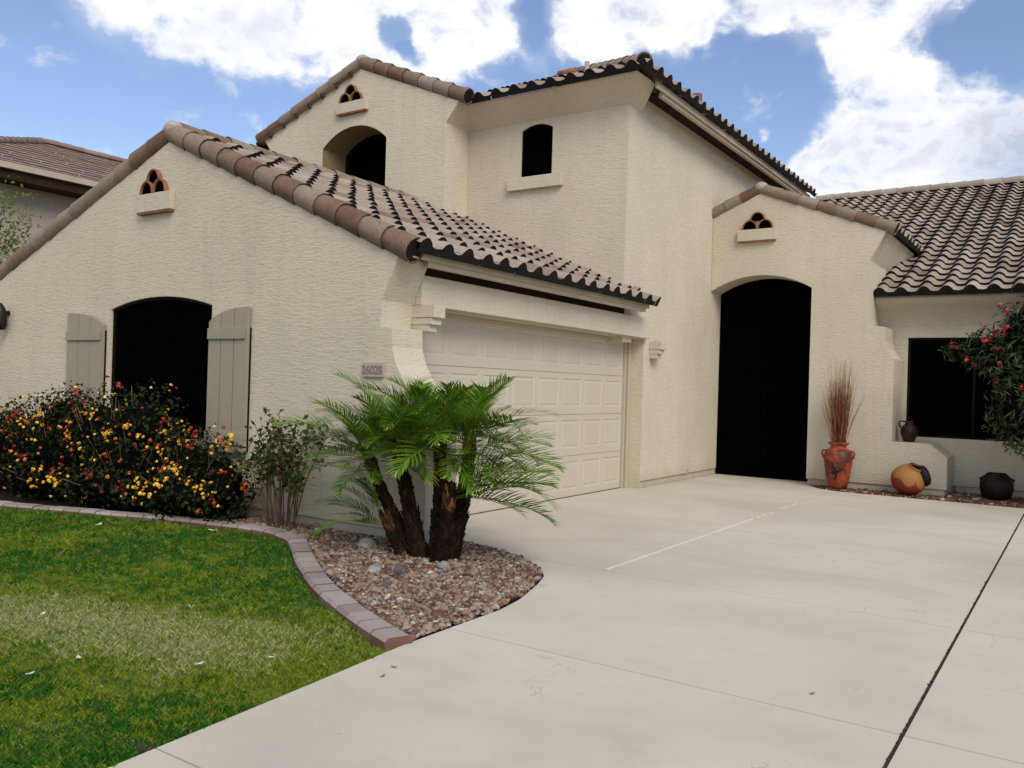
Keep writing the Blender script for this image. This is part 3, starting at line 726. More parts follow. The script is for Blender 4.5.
# upper storey, flat part with the small arched window
H3 = arch_hole(-7.47, -6.90, 4.80, 5.52, 5.60)
wall('upper_front_wall', [(-8.52, 2.2), (-8.52, 5.69), (-5.604, 5.69), (-5.604, 2.2)], front(YR2), 0.3, S, house, H3, 0.06)
w3 = window_arch(-7.47, -6.90, 4.80, 5.52, 5.60, YR2 + 0.05, house, 0.012)
mb = MB(); mb.box(-7.68, -6.69, YR2 - 0.075, YR2 - 0.002, 4.585, 4.765); mb.build('window_sill', M['stucco_trim'], house)
# flared frieze below the upper eave
mb = MB()
lo = [(-8.53, 11.117, 5.665), (-5.597, 11.117, 5.665), (-5.597, 11.55, 5.665)]
hi = [(-8.53, 10.72, 5.965), (-5.29, 10.72, 5.965), (-5.29, 11.32, 5.965)]
back = [(-8.53, 11.4, 5.965), (-5.6, 11.6, 5.965)]
mb.add(lo + hi, [(0, 1, 4, 3), (1, 2, 5, 4)])
mb.add([lo[2], hi[2], (-5.65, 11.40, 5.965), (-5.62, 11.60, 5.665)], [(0, 1, 2, 3)])
mb.add(hi + back, [(0, 1, 2, 4, 3)])
mb.build('flared_frieze', S, house)
# roofs of the upper storey
s2 = 0.43; XE2, YE2, ZE2 = -5.13, 10.66, 5.975
hipn = Vector((1, 1, 0))            # hip line from the eave corner, running to (-1, 1)
roof2 = tile_roof('upper_roof', (XE2, YE2, ZE2), (0, 1, 0), (-1, 0, s2), 9.2, 4.6, M['tile'], house, clips=[((XE2, YE2, 0), (-1, -1, 0)), ((0, 19.6, 0), (0, 1, 0))])
tile_roof('roof_slope', (-8.75, YE2, ZE2), (1, 0, 0), (0, 1, s2), 3.65, 4.2, M['tile'], roof2, clips=[((XE2, YE2, 0), (1, 1, 0)), ((XE2, 0, 0), (1, 0, 0)), ((-8.2, 0, 0), (-1, 0, 0))])
barrel_run('hip_tiles', [((XE2 - 0.08, YE2 + 0.08, ZE2 + 0.10), (XE2 - 3.6, YE2 + 3.6, ZE2 + 0.10 + 3.52 * s2))], 0.12, M['tile'], roof2, arc=(-30, 210), seed=6, tones=(0.3, 0.8))
eave(-5.21, 11.16, 19.4, 5.965, 0.10, -5.6, roof2)
roof3 = tile_roof('gable_roof', (-8.18, 10.5, 6.055), (0, 1, 0), (-1, 0, 0.417), 3.0, 2.6, M['tile'], house, clips=[((-10.47, 0, 0), (-1, 0, 0)), ((0, 10.56, 0), (0, -1, 0))])
tile_roof('roof_slope', (-13.0, 13.4, 5.88), (0, -1, 0), (1, 0, 0.376), 2.72, 2.9, M['tile'], roof3, clips=[((-10.43, 0, 0), (1, 0, 0))])
barrel_run('rake_tiles', [((-8.13, YL + 0.05, 6.02), (-10.41, YL + 0.05, 6.975)), ((-13.02, YL + 0.05, 6.02), (-10.48, YL + 0.05, 6.975))], 0.115, M['rake'], roof3, seed=8, arc=(-88, 268))
barrel_run('ridge_tiles', [((-10.45, YL + 0.08, 7.02), (-10.45, 13.4, 7.02))], 0.105, M['rake'], roof3, arc=(-20, 200), seed=9)
blob('mortar_cap', (-10.45, YL + 0.05, 7.03), (0.115, 0.10, 0.095), M['mortar'], roof3)
# roof pipes and the clay piece lying on the front slope
mb = MB(); mb.tube([(-6.83, 12.0, 6.45), (-6.83, 12.0, 6.80)], 0.04, 12); mb.build('vent_pipe', M['pipe'], roof2)
mb = MB(); mb.tube([(-7.36, 12.0, 6.68), (-7.05, 12.02, 6.70)], 0.065, 12); mb.build('clay_piece', M['terracotta'], roof2, True)
mb = MB(); mb.tube([(-6.2, 15.1, 6.3), (-6.2, 15.1, 6.93)], 0.05, 12); mb.tube([(-6.2, 15.1, 6.93), (-6.2, 15.1, 7.10)], 0.10, 14); mb.build('roof_vent', M['capred'], roof2)

# entry block
ew = [(-5.597, 3.30), (-5.597, 4.66), (-4.76, 4.97), (-2.69, 4.17), (-2.93, 3.71), (-2.93, 2.66), (-2.685, 2.63), (-2.68, 2.40), (-2.64, 2.27), (-2.58, 2.17), (-2.53, 2.12), (-2.53, 0.80), (-2.03, 0.80), (-1.97, 0.785), (-1.75, 0.61), (-1.735, 0.59), (-1.735, 0.105), (-3.84, 0.105)]
arc = arch_hole(-5.597, -3.84, 0, 3.30, 3.55)[2:]
ew = ew + arc[:-1]
dep = [0.9] * len(ew)
for i in range(1, 6): dep[i] = 2.9
for i in range(6, 17): dep[i] = 0.84
wall('entry_wall', ew, front(YE), 0.9, S, house, depths=dep)
mb = MB(); mb.box(-3.82, -1.76, YE + 0.02, YM - 0.02, -0.14, 0.105); mb.build('footing', M['footing'], house)
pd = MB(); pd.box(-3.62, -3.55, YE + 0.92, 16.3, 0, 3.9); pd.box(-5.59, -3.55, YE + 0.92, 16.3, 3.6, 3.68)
pd.build('porch_wall', M['soffit'], house)  # wall and ceiling coloured dark to deepen the porch shade
fd = MB(); fd.box(-5.592, -3.845, 15.05, 15.10, 0.01, 3.295); av = [(a, y, b) for y in (15.05, 15.10) for a, b in arch_hole(-5.592, -3.845, 3.296, 3.297, 3.545)]; na = len(av) // 2; fd.add(av, [tuple(range(na)), tuple(range(na, 2 * na))] + [(q, (q + 1) % na, na + (q + 1) % na, na + q) for q in range(na)]); fdo = fd.build('porch_shade_panel', M['screen'], house)  # black panel added across the arch for the deep shade of the porch
mb = MB(); mb.box(-4.74, -4.70, 15.035, 15.048, 0.02, 2.6); mb.box(-5.58, -3.86, 15.035, 15.048, 2.6, 2.66); mb.build('shade_panel_strips', M['black'], fdo)  # black strips on the added shade panel
roof4 = tile_roof('entry_roof', (-2.60, 14.6, 4.19), (0, 1, 0), (-1, 0, 0.392), 3.1, 2.4, M['tile'], house, clips=[((-4.78, 0, 0), (-1, 0, 0))])
tile_roof('roof_slope', (-5.6, 17.6, 4.56), (0, -1, 0), (1, 0, 0.36), 2.9, 0.95, M['tile'], roof4, clips=[((-4.74, 0, 0), (1, 0, 0))])
barrel_run('rake_tiles', [((-2.57, YE + 0.04, 4.20), (-4.72, YE + 0.04, 5.045)), ((-5.62, YE + 0.04, 4.70), (-4.80, YE + 0.04, 5.045))], 0.10, M['rake'], roof4, seed=10, L=0.34, arc=(-88, 268))
barrel_run('ridge_tiles', [((-4.76, YE + 0.08, 5.08), (-4.76, 17.6, 5.08))], 0.10, M['rake'], roof4, arc=(-20, 200), seed=11)
blob('mortar_cap', (-4.76, YE + 0.04, 5.09), (0.11, 0.10, 0.095), M['mortar'], roof4)

# right wing
H4 = [(-2.47, 0.865), (-0.50, 0.865), (-0.50, 2.505), (-2.47, 2.505)]
wall('wing_wall', [(-3.3, 0.105), (9.0, 0.105), (9.0, 2.70), (-3.3, 2.70)], front(YM), 0.3, S, house, H4, 0.06)
mb = MB(); mb.box(-1.7, 9.0, YM + 0.02, YM + 0.3, -0.14, 0.105); mb.build('footing', M['footing'], house)
mb = MB(); mb.box(-2.47, -0.5, YM + 0.05, YM + 0.06, 0.865, 2.505); w4 = mb.build('window', M['screen'], house)
mb = MB()
for b in ((-2.469, -2.43, 0.866, 2.504), (-0.54, -0.501, 0.866, 2.504), (-1.505, -1.465, 0.9, 2.47), (-2.43, -0.54, 0.866, 0.9), (-2.43, -0.54, 2.47, 2.504)): mb.box(b[0], b[1], YM + 0.03, YM + 0.049, b[2], b[3])
mb.build('window_frame', M['frame'], w4)
mb = MB(); prof = [(15.398, 2.695), (15.37, 2.80), (15.30, 2.90), (15.18, 3.00), (15.02, 3.09), (14.99, 3.16)]
for (a, b), (c, d) in zip(prof[:-1], prof[1:]): mb.add([(-2.925, a, b), (9, a, b), (9, c, d), (-2.925, c, d)], [(0, 1, 2, 3)])
mb.add([(-2.925, 14.99, 3.16), (9, 14.99, 3.16), (9, 15.5, 3.16), (-2.925, 15.5, 3.16)], [(0, 1, 2, 3)])
me = mb.mesh('eave_cove'); bm = bmesh.new(); bm.from_mesh(me); bmesh.ops.remove_doubles(bm, verts=bm.verts, dist=1e-5); bmesh.ops.recalc_face_normals(bm, faces=bm.faces); bm.to_mesh(me); bm.free()
link('eave_cove', me, S, house, True)
roof5 = tile_roof('wing_roof', (-6.24, 14.86, 3.175), (1, 0, 0), (0, 1, 0.40), 15.2, 9.75, M['tile'], house, clips=[((-2.93, 0, 0), (0, 0, 0.0001))] if False else (), keep=lambda c: c.x > -2.96 or c.y > 17.3)
barrel_run('ridge_tiles', [((8.9, 23.9, 6.86), (-6.2, 23.9, 6.86))], 0.12, M['tile'], roof5, arc=(-20, 200), seed=12, L=0.40, tones=(0.5, 1.0))
tile_roof('roof_slope', (9, 32.9, 3.175), (-1, 0, 0), (0, -1, 0.40), 15.2, 9.70, M['tile'], roof5, nu=4, e=0.72, w=0.66)

# ================================================================= POTS
def place(mb, name, mat, parent, smooth=True): return mb.build(name, mat, parent, smooth)
urn = empty('clay_urn', (-3.27, 14.27, 0.0), 0, 'tall red clay urn with two small handles standing right of the entry', 'urn')
mb = MB(); mb.lathe([(0.0, 0.02), (0.135, 0.02), (0.15, 0.05), (0.185, 0.22), (0.215, 0.42), (0.222, 0.52), (0.205, 0.60), (0.16, 0.645), (0.125, 0.665), (0.12, 0.70), (0.155, 0.735), (0.16, 0.755), (0.135, 0.76), (0.105, 0.735), (0.10, 0.68), (0.14, 0.60), (0.12, 0.3), (0, 0.28)], 32); place(mb, 'vessel', M['urn'], urn)
for s in (-1, 1):
    mb = MB(); mb.tube([(s * 0.19, -0.02, 0.62), (s * 0.235, -0.02, 0.625), (s * 0.25, -0.02, 0.58), (s * 0.235, -0.02, 0.52), (s * 0.21, -0.02, 0.50)], 0.017, 8); place(mb, 'handle', M['urn'], urn)
mb = MB(); mb.tube([(0.03 * math.sin(k), -0.225 + 0.03 * (k % 2), 0.18 + 0.05 * k) for k in range(6)], 0.012, 6); mb.tube([(0.10, -0.19, 0.34), (0.04, -0.215, 0.30), (-0.05, -0.215, 0.27)], 0.012, 6); place(mb, 'relief_ornament', M['darkpot'], urn)
mb = MB()
for k in range(260):
    a = random.uniform(0, 2 * PI); r0 = random.uniform(0, 0.085); sp = abs(random.gauss(0, 1)); L = random.uniform(0.55, 0.95) if random.random() < .8 else random.uniform(0.95, 1.3)
    r1 = r0 + min(0.30, 0.085 * sp + 0.03); b = a + random.uniform(-.5, .5)
    p0 = Vector((r0 * math.cos(a), r0 * math.sin(a), 0)); p2 = Vector((r1 * math.cos(b), r1 * math.sin(b), L)); pm = (p0 + p2) / 2 + Vector((random.uniform(-.02, .02), random.uniform(-.02, .02), 0.04))
    mb.tube([p0, pm, p2], [0.0035, 0.003, 0.0012], 3, random.random() if L < .95 else 0.9, False)
reed = mb.build('dried_reeds', M['reed'], None, fix=False); reed.location = (-3.27, 14.27, 0.70); reed.scale = (1.15, 1.15, 1.12)
tag(reed, 'bundle of dried brown reeds standing in the red clay urn', 'dried reeds')
ball = empty('round_pot', (-2.22, 14.22, 0.0), 0, 'round orange and red clay pot lying before the low porch wall', 'pot')
mb = MB(); prof = [(0.0, -0.235)] + [(0.25 * math.sin(PI * k / 16), -0.235 * math.cos(PI * k / 16)) for k in range(1, 15)] + [(0.11, 0.235), (0.10, 0.25)]
mb.lathe(prof, 32); b = place(mb, 'vessel', M['ballpot'], ball); b.location = (0, 0, 0.25); b.rotation_euler = (0.2, 0.5, 0)
mb = MB(); mb.lathe([(0.0, 0.02), (0.10, 0.0), (0.155, 0.03), (0.165, 0.07), (0.15, 0.12), (0.11, 0.14)], 26); b = place(mb, 'neck', M['darkpot'], ball); b.location = (0.14, 0.0, 0.30); b.rotation_euler = (-0.2, 1.25, 0.25)
jug = empty('small_jug', (-2.33, 14.86, 0.80), 0, 'small dark brown jug with one handle on the porch ledge', 'jug')
mb = MB(); mb.lathe([(0, 0), (0.075, 0.0), (0.085, 0.02), (0.125, 0.12), (0.128, 0.18), (0.10, 0.25), (0.065, 0.285), (0.06, 0.31), (0.085, 0.335), (0.07, 0.335), (0.05, 0.30), (0.05, 0.2), (0, 0.15)], 24); place(mb, 'vessel', M['jug'], jug)
mb = MB(); mb.tube([(-0.07, 0, 0.32), (-0.13, 0, 0.335), (-0.155, 0, 0.29), (-0.13, 0, 0.23), (-0.105, 0, 0.22)], 0.014, 8); place(mb, 'handle', M['jug'], jug)
dp = empty('dark_pot', (-1.08, 14.75, -0.0), 0, 'squat dark pot on the gravel under the oleander', 'pot')
mb = MB(); mb.lathe([(0, 0.0), (0.15, 0.0), (0.20, 0.06), (0.23, 0.17), (0.225, 0.27), (0.19, 0.35), (0.14, 0.395), (0.13, 0.41), (0.115, 0.405), (0.12, 0.37), (0, 0.34)], 28); place(mb, 'vessel', M['darkpot'], dp)
for k in range(11):
    mb = MB(); a = 2 * PI * k / 11; mb.tube([(0.205 * math.cos(a), 0.205 * math.sin(a), 0.33), (0.235 * math.cos(a), 0.235 * math.sin(a), 0.30)], [0.018, 0.012], 6); place(mb, 'rim_knob', M['jug'], dp)

# ================================================================= PLANTS
def leaf_cloud(centers, normals, size, aspect=2.2, fold=0.25, up_bias=0.3, seed=0):
    """each leaf: two quads folded along the midrib; returns verts, faces, tones index"""
    rg = np.random.default_rng(seed); n = len(centers)
    d = normals + rg.normal(0, 0.65, (n, 3)); d /= np.linalg.norm(d, axis=1, keepdims=True)
    r = rg.normal(0, 1, (n, 3)); a = np.cross(d, r); a /= np.linalg.norm(a, axis=1, keepdims=True)
    b = np.cross(d, a); s = (size * rg.uniform(0.6, 1.35, n))[:, None]; w = s / aspect
    base = centers; tip = base + a * s - d * s * 0.12; mid = base + a * s * 0.5
    l = mid + b * w * .5 + d * w * fold; rr_ = mid - b * w * .5 + d * w * fold
    v = np.stack([base, l, tip, mid, rr_], 1).reshape(-1, 3)
    k = np.arange(n)[:, None] * 5
    f = np.concatenate([k + np.array([[0, 3, 2, 1]]), k + np.array([[0, 4, 2, 3]])], 0)
    return v, f

def blobs_surface(blobs, n, seed, shell=(0.55, 1.05)):
    rg = np.random.default_rng(seed); w = np.array([b[3] * b[4] for b in blobs]) ** 1.0; w /= w.sum()
    idx = rg.choice(len(blobs), n, p=w); B = np.array([b[:6] for b in blobs])[idx]
    d = rg.normal(0, 1, (n, 3)); d /= np.linalg.norm(d, axis=1, keepdims=True)
    rad = rg.uniform(*shell, n)[:, None]
    rad *= 1 + 0.18 * np.sin(d[:, 0:1] * 7 + d[:, 2:3] * 5 + idx[:, None])
    c = B[:, :3] + d * B[:, 3:6] * rad
    return c, d, rad[:, 0]

def flower_heads(C, D, r, seed, nflor=12):
    """clusters of small round florets"""
    rg = np.random.default_rng(seed); mbv = []; mbf = []; tn = []; off = 0
    for c, d in zip(C, D):
        s = r * rg.uniform(0.7, 1.25); tone = rg.uniform(0, 1)
        for q in range(nflor):
            e = rg.normal(0, 1, 3); e /= np.linalg.norm(e)
            if e @ d < -0.2: e = -e
            p = c + e * s * 0.8; u = np.cross(e, rg.normal(0, 1, 3)); u /= np.linalg.norm(u); w = np.cross(e, u)
            k = 5; ring = [p + (u * math.cos(2 * PI * j / k) + w * math.sin(2 * PI * j / k)) * s * 0.46 - e * s * .1 for j in range(k)]
            mbv += [p + e * s * 0.22] + ring
            mbf += [(off, off + 1 + j, off + 1 + (j + 1) % k) for j in range(k)]; off += k + 1
            tn += [min(1, max(0, tone + rg.normal(0, .2)))] * (k + 1)
    return np.array(mbv), np.array(mbf), tn

def lantana(loc, blobs, nleaf, ny, nr, label, seed):
    p = empty('lantana_shrub', loc, 0, label, 'shrub', 'flowering shrubs in the bed under the arched window')
    c, d, rad = blobs_surface(blobs, nleaf, seed, (0.62, 1.08))
    k = c[:, 2] > 0.02; c, d, rad = c[k], d[k], rad[k]
    v, f = leaf_cloud(c, d, 0.052, 1.7, 0.2, seed=seed)
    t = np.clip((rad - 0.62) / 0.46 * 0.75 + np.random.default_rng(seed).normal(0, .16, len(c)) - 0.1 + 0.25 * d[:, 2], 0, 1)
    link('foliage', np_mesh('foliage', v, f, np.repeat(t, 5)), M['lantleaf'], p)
    # woody twigs poking out of the top
    rg = random.Random(seed); mb = MB()
    for q in range(46):
        b = blobs[rg.randrange(len(blobs))]; a = rg.uniform(0, 2 * PI); e = rg.uniform(0.1, 1.3)
        dr = Vector((math.cos(a) * math.cos(e), math.sin(a) * math.cos(e), math.sin(e)))
        p0 = Vector((b[0] * .7, b[1] * .7, 0.0)); p1 = Vector(b[:3]) + Vector((dr.x * b[3], dr.y * b[4], dr.z * b[5])) * rg.uniform(.9, 1.12)
        if p1.z > .05: mb.tube([p0, (p0 + p1) / 2 + Vector((0, 0, .06)), p1], [.008, .006, .003], 4)
    mb.build('stems', M['stem'], p, fix=False)
    # near-black ellipsoids standing in for the shade inside the shrub
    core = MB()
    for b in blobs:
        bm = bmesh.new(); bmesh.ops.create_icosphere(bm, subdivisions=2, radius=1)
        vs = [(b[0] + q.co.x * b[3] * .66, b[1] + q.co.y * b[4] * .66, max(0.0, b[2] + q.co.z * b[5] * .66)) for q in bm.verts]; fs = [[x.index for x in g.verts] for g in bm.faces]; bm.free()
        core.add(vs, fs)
    core.build('inner_shade', M['lantcore'], p, fix=False)
    for nm, m, n, sd in (('yellow_flowers', 'yellowflower', ny, 1), ('red_flowers', 'redflower', nr, 2)):
        c, d, rad = blobs_surface(blobs, n * 3, seed * 7 + sd, (1.0, 1.12)); k = (c[:, 2] > 0.08) & (d[:, 1] < 0.45) & (c[:, 2] > np.random.default_rng(seed).uniform(.0, .55, len(c))); c, d = c[k][:n], d[k][:n]
        g4 = max(1, n // 4); rgf = np.random.default_rng(seed + 50 + sd); own = rgf.integers(0, max(1, n // 6), n)
        loose = rgf.uniform(0, 1, n) < .35; c = np.where(loose[:, None], c, c[own] + rgf.normal(0, .055, (n, 3)) * (1, .5, .8)); d = np.where(loose[:, None], d, d[own])
        v, f, tn = flower_heads(c, d, 0.0215 if nm[0] == 'y' else 0.0215, seed + sd)
        o = link(nm, np_mesh(nm, v, f, tn), M[m], p); o['kind'] = 'stuff'
lantana((-11.9, 5.42, 0), [(0, 0, .42, .85, .48, .55), (.5, .05, .62, .6, .4, .5), (-.9, 0, .5, .7, .4, .5), (0, -.16, .22, .85, .36, .30)], 6200, 150, 190, 'leftmost flowering shrub, thick with red and yellow heads, cut by the photo edge', 21)
lantana((-10.35, 5.46, 0), [(0, 0, .50, .75, .45, .62), (.15, .08, .88, .55, .38, .45), (-.5, -.05, .55, .55, .42, .5), (0, -.16, .22, .85, .36, .30)], 6200, 150, 210, 'tallest flowering shrub, before the left shutter, mostly dark red heads', 22)
lantana((-9.05, 5.55, 0), [(0, 0, .50, .70, .42, .58), (.25, .05, .90, .55, .33, .46), (-.5, .03, .8, .45, .35, .5), (0, -.16, .22, .85, .36, .30)], 6200, 150, 150, 'dark flowering shrub in the middle below the black window', 23)
lantana((-7.95, 5.68, 0), [(0, 0, .42, .60, .33, .50), (-.35, 0, .55, .45, .33, .42), (.45, .02, .35, .45, .28, .42), (0, -.16, .22, .85, .36, .30)], 5200, 150, 110, 'low yellow and red flowering shrub under the right shutter', 24)

# thin upright shrub between the flowers and the palm
M['redstem'] = m_plain('reddish_stem', (0.105, 0.062, 0.040), 0.9, 0.1, 0.4, 20, 0.3)
sh = empty('leafy_shrub', (-6.62, 5.80, 0), 0, 'sparse upright shrub with bare tan stems between the flowers and the palm', 'shrub')
mb = MB(); rg = random.Random(9); tips = []
for q in range(27):
    a = rg.uniform(0, 2 * PI); r1 = rg.uniform(.05, .68); H = rg.uniform(.6, 1.2) - 0.3 * r1; r0 = rg.uniform(0, .22)
    p0 = Vector((r0 * math.cos(a), r0 * math.sin(a) * .6, 0)); p3 = Vector((r1 * math.cos(a), r1 * math.sin(a) * .42 - .05, H))
    p1 = p0.lerp(p3, .4) + Vector((rg.uniform(-.05, .05), rg.uniform(-.04, .04), .12)); p2 = p0.lerp(p3, .75) + Vector((rg.uniform(-.05, .05), rg.uniform(-.04, .04), .08))
    mb.tube([p0, p1, p2, p3], [.007, .006, .0045, .003], 5)
    for k in range(3):
        s = p1.lerp(p3, rg.uniform(.2, .9)); e = s + Vector((rg.uniform(-.16, .16), rg.uniform(-.1, .1), rg.uniform(.02, .16))); mb.tube([s, e], [.004, .002], 4); tips += [e, s.lerp(e, .6)]
    tips += [p3, p2.lerp(p3, .6), p2.lerp(p3, .3)]
mb.build('stems', M['redstem'], sh, fix=False)
T = np.array([tuple(p) for p in tips]); T = T[T[:, 2] > .38]
T = T[np.random.default_rng(2).uniform(0, 1, len(T)) < .8]; C = np.repeat(T, 5, 0) + np.random.default_rng(3).normal(0, .04, (len(T) * 5, 3)); Dn = np.random.default_rng(4).normal(0, 1, C.shape); Dn[:, 2] = abs(Dn[:, 2]); Dn /= np.linalg.norm(Dn, axis=1, keepdims=True)
v, f = leaf_cloud(C, Dn, 0.066, 1.8, .2, seed=6); link('foliage', np_mesh('foliage', v, f, np.repeat(np.random.default_rng(5).beta(1.6, 2.2, len(C)), 5)), M['roseleaf'], sh)

# pygmy date palm clump
palm = empty('date_palm', (-4.62, 5.72, 0), 0, 'clump of small date palms with rough brown trunks on the gravel bed', 'palm')
def frond_mesh(L, droop, seed, arch=0.5):
    """rachis along +X that arches up and droops; leaflets both sides"""
    rg = np.random.default_rng(seed); N = 14; pts = []; x = z = 0; ang = arch
    for i in range(N + 1):
        pts.append(np.array([x, 0.03 * math.sin(i * .5 + seed), z])); st = L / N; x += math.cos(ang) * st; z += math.sin(ang) * st; ang -= droop / N * (0.5 + 1.0 * i / N)
    pts = np.array(pts); V = []; F = []; T = []
    def q(a): V.extend(a[0]); 
    # rachis: flat three-sided strip
    for i in range(N):
        w0, w1 = 0.009 * (1 - i / N) + .002, 0.009 * (1 - (i + 1) / N) + .002; o = len(V)
        V += [pts[i] + (0, w0, 0), pts[i] - (0, w0, 0), pts[i + 1] - (0, w1, 0), pts[i + 1] + (0, w1, 0)]; F.append((o, o + 1, o + 2, o + 3)); T += [0.75] * 4
    M_ = 27
    for k in range(M_):
        s = 0.16 + 0.84 * (k + .5) / M_; i = min(N - 1, int(s * N)); fr = s * N - i; p = pts[i] * (1 - fr) + pts[i + 1] * fr; tg = pts[i + 1] - pts[i]; tg = tg / np.linalg.norm(tg)
        up_ = np.array([-tg[2], 0, tg[0]])
        ll = L * 0.31 * (math.sin(PI * min(1, (0.12 + s * 0.9))) ** .5) * rg.uniform(.85, 1.1) * (0.75 if s > .9 else 1)
        for sd in (-1, 1):
            fw = 0.45 + 0.75 * s + rg.normal(0, .05); out = np.array([0, sd, 0]) * math.cos(fw) + tg * math.sin(fw) + up_ * (0.22 + rg.normal(0, .05)); out /= np.linalg.norm(out)
            w = 0.0074; side_ = np.cross(out, up_); side_ /= np.linalg.norm(side_); o = len(V)
            p1 = p + out * ll * .5; p2 = p + out * ll - np.array([0, 0, ll * (0.02 + rg.uniform(0, .10))])
            V += [p + side_ * w * .6, p - side_ * w * .6, p1 - side_ * w, p1 + side_ * w, p2 - side_ * .001, p2 + side_ * .001]
            F += [(o, o + 1, o + 2, o + 3), (o + 3, o + 2, o + 4, o + 5)]; t = np.clip(rg.normal(.5, .16), 0, 1); T += [t] * 4 + [min(1, t + .2)] * 2
    return np_mesh('frond', np.array(V), np.array(F), T)
FR = [frond_mesh(0.84, 1.0, 1, .38), frond_mesh(0.92, 1.25, 2, .42), frond_mesh(0.76, 0.8, 3, .28), frond_mesh(0.86, 1.5, 4, .46), frond_mesh(0.70, 0.6, 5, .22)]
for m_ in FR: m_.materials.append(M['palmleaf'])
def palm_trunk(base, head, lean, r0, r1, seed, nf, scale=1.0, azs=None):
    rg = random.Random(seed); mb = MB(); b = Vector(base); h = Vector(head); pts = []; rads = []; N = 12
    for i in range(N + 1):
        s = i / N; p = b.lerp(h, s) + Vector(lean) * math.sin(PI * s); pts.append(p); rads.append((r0 + (r1 - r0) * s) * (1 + 0.05 * math.sin(i * 2.1)))
    mb.tube(pts, rads, 12, 0.25)
    K = int((h - b).length / 0.0042)                            # old leaf bases set in a spiral
    for k in range(K):
        s = (k + .5) / K; a = k * 2.399; i = min(N - 1, int(s * N)); p = pts[i].lerp(pts[i + 1], s * N - i); ax = (pts[i + 1] - pts[i]).normalized(); r = rads[i] * .96
        e1 = ax.cross(Vector((.2, 1, .1))).normalized(); e2 = ax.cross(e1); d = e1 * math.cos(a) + e2 * math.sin(a); tn = d.cross(ax)
        w = .020 * rg.uniform(.7, 1.2); ln = rg.uniform(.035, .07) * (1 + .6 * (s > .8)); q = p + d * r; tip = q + (ax * .8 + d * rg.uniform(.15, .45)) * ln
        tone = rg.uniform(.0, .6) if s < .7 else rg.uniform(.3, 1.0)
        mb.add([q - tn * w - ax * .02, q + tn * w - ax * .02, tip + tn * w * .35, tip - tn * w * .35, q + ax * .03], [(0, 1, 2, 3), (0, 3, 4), (1, 4, 2), (2, 4, 3)], tone)
    tr = mb.build('trunk', M['palmtrunk'], palm, fix=False); tr.location = -Vector(palm.location); tr.location = (0, 0, 0)
    for k in range(nf):
        s = (k + .5) / nf; az = (math.radians(azs[k % len(azs)]) if azs else k * 2.399) + rg.uniform(-.25, .25); el = 1.22 - (1.72 if not azs else 1.5) * s ** 0.85 + rg.uniform(-.16, .16)
        o = bpy.data.objects.new('frond', FR[rg.randrange(len(FR))]); COL.objects.link(o); o.parent = tr
        o.location = h + Vector((math.cos(az) * .04, math.sin(az) * .04, -.10 * s)); sc_ = scale * rg.uniform(.85, 1.12) * (0.8 if s < .15 else 1.0); o.scale = (sc_, sc_, sc_)
        o.rotation_euler = (rg.uniform(-.35, .35), -el * 0.80, az)
    return tr
B0 = Vector((-4.62, 5.72, 0))
def rel(x, y, z): return (x + 4.62, y - 5.72, z)
palm_trunk(rel(-4.74, 5.64, -.05), rel(-5.34, 5.60, .88), (-.05, 0, .02), .060, .030, 31, 24, .92)
palm_trunk(rel(-4.66, 5.60, -.05), rel(-5.04, 5.64, 1.02), (.0, 0, 0), .078, .036, 32, 27, .96)
palm_trunk(rel(-4.55, 5.66, -.05), rel(-4.62, 5.74, 1.03), (.03, 0, 0), .080, .036, 33, 27, .96)
palm_trunk(rel(-4.46, 5.70, -.05), rel(-4.36, 5.84, 1.05), (.04, 0, 0), .075, .034, 34, 27, .96)
palm_trunk(rel(-4.48, 5.58, -.05), rel(-4.30, 5.50, .66), (.03, 0, 0), .070, .036, 35, 17, 1.0, [20, 40, 5, 55, 30, 65, 15, 48, 75])
palm_trunk(rel(-4.80, 5.58, -.05), rel(-5.02, 5.52, .34), (-.02, 0, 0), .050, .030, 36, 9, .72, [200, 230, 175, 250, 215, 190])

# oleander at the right edge
ol = empty('oleander_bush', (-0.22, 14.15, 0), 0, 'tall oleander with crimson flowers before the right window', 'shrub')
obl = [(0, 0, 2.15, .95, .8, .85), (-.55, -.1, 2.05, .60, .5, .42), (.4, -.1, 1.6, .9, .7, .9), (-.1, .1, 1.25, .70, .6, .55), (-.35, -.2, 2.5, .55, .45, .5), (.3, 0, 2.75, .7, .6, .6), (1.3, .1, 1.9, .9, .8, 1.1), (-.95, -.1, 2.25, .40, .3, .24), (-1.25, -.1, 2.22, .28, .2, .14), (-.40, -.1, 1.35, .50, .4, .55), (-.35, -.1, 1.75, .55, .45, .5), (-.22, -.2, 1.5, .75, .5, .75)]
c, d, rad = blobs_surface(obl, 24000, 41, (0.5, 1.06)); k = c[:, 2] > .6; c, d, rad = c[k], d[k], rad[k]; d[:, 2] += .5
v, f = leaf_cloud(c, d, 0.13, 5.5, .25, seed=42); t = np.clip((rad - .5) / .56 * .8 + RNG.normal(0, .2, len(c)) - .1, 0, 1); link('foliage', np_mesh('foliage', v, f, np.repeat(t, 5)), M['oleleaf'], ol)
c, d, rad = blobs_surface(obl, 700, 43, (0.95, 1.12)); k = (c[:, 2] > 1.75 + np.random.default_rng(9).normal(0, .25, len(c))) & (d[:, 1] < .35); c, d = c[k][:190], d[k][:190]
v, f, tn = flower_heads(c, d, 0.045, 44, 11); o = link('flowers', np_mesh('flowers', v, f, tn), M['pinkflower'], ol); o['kind'] = 'stuff'
mb = MB()
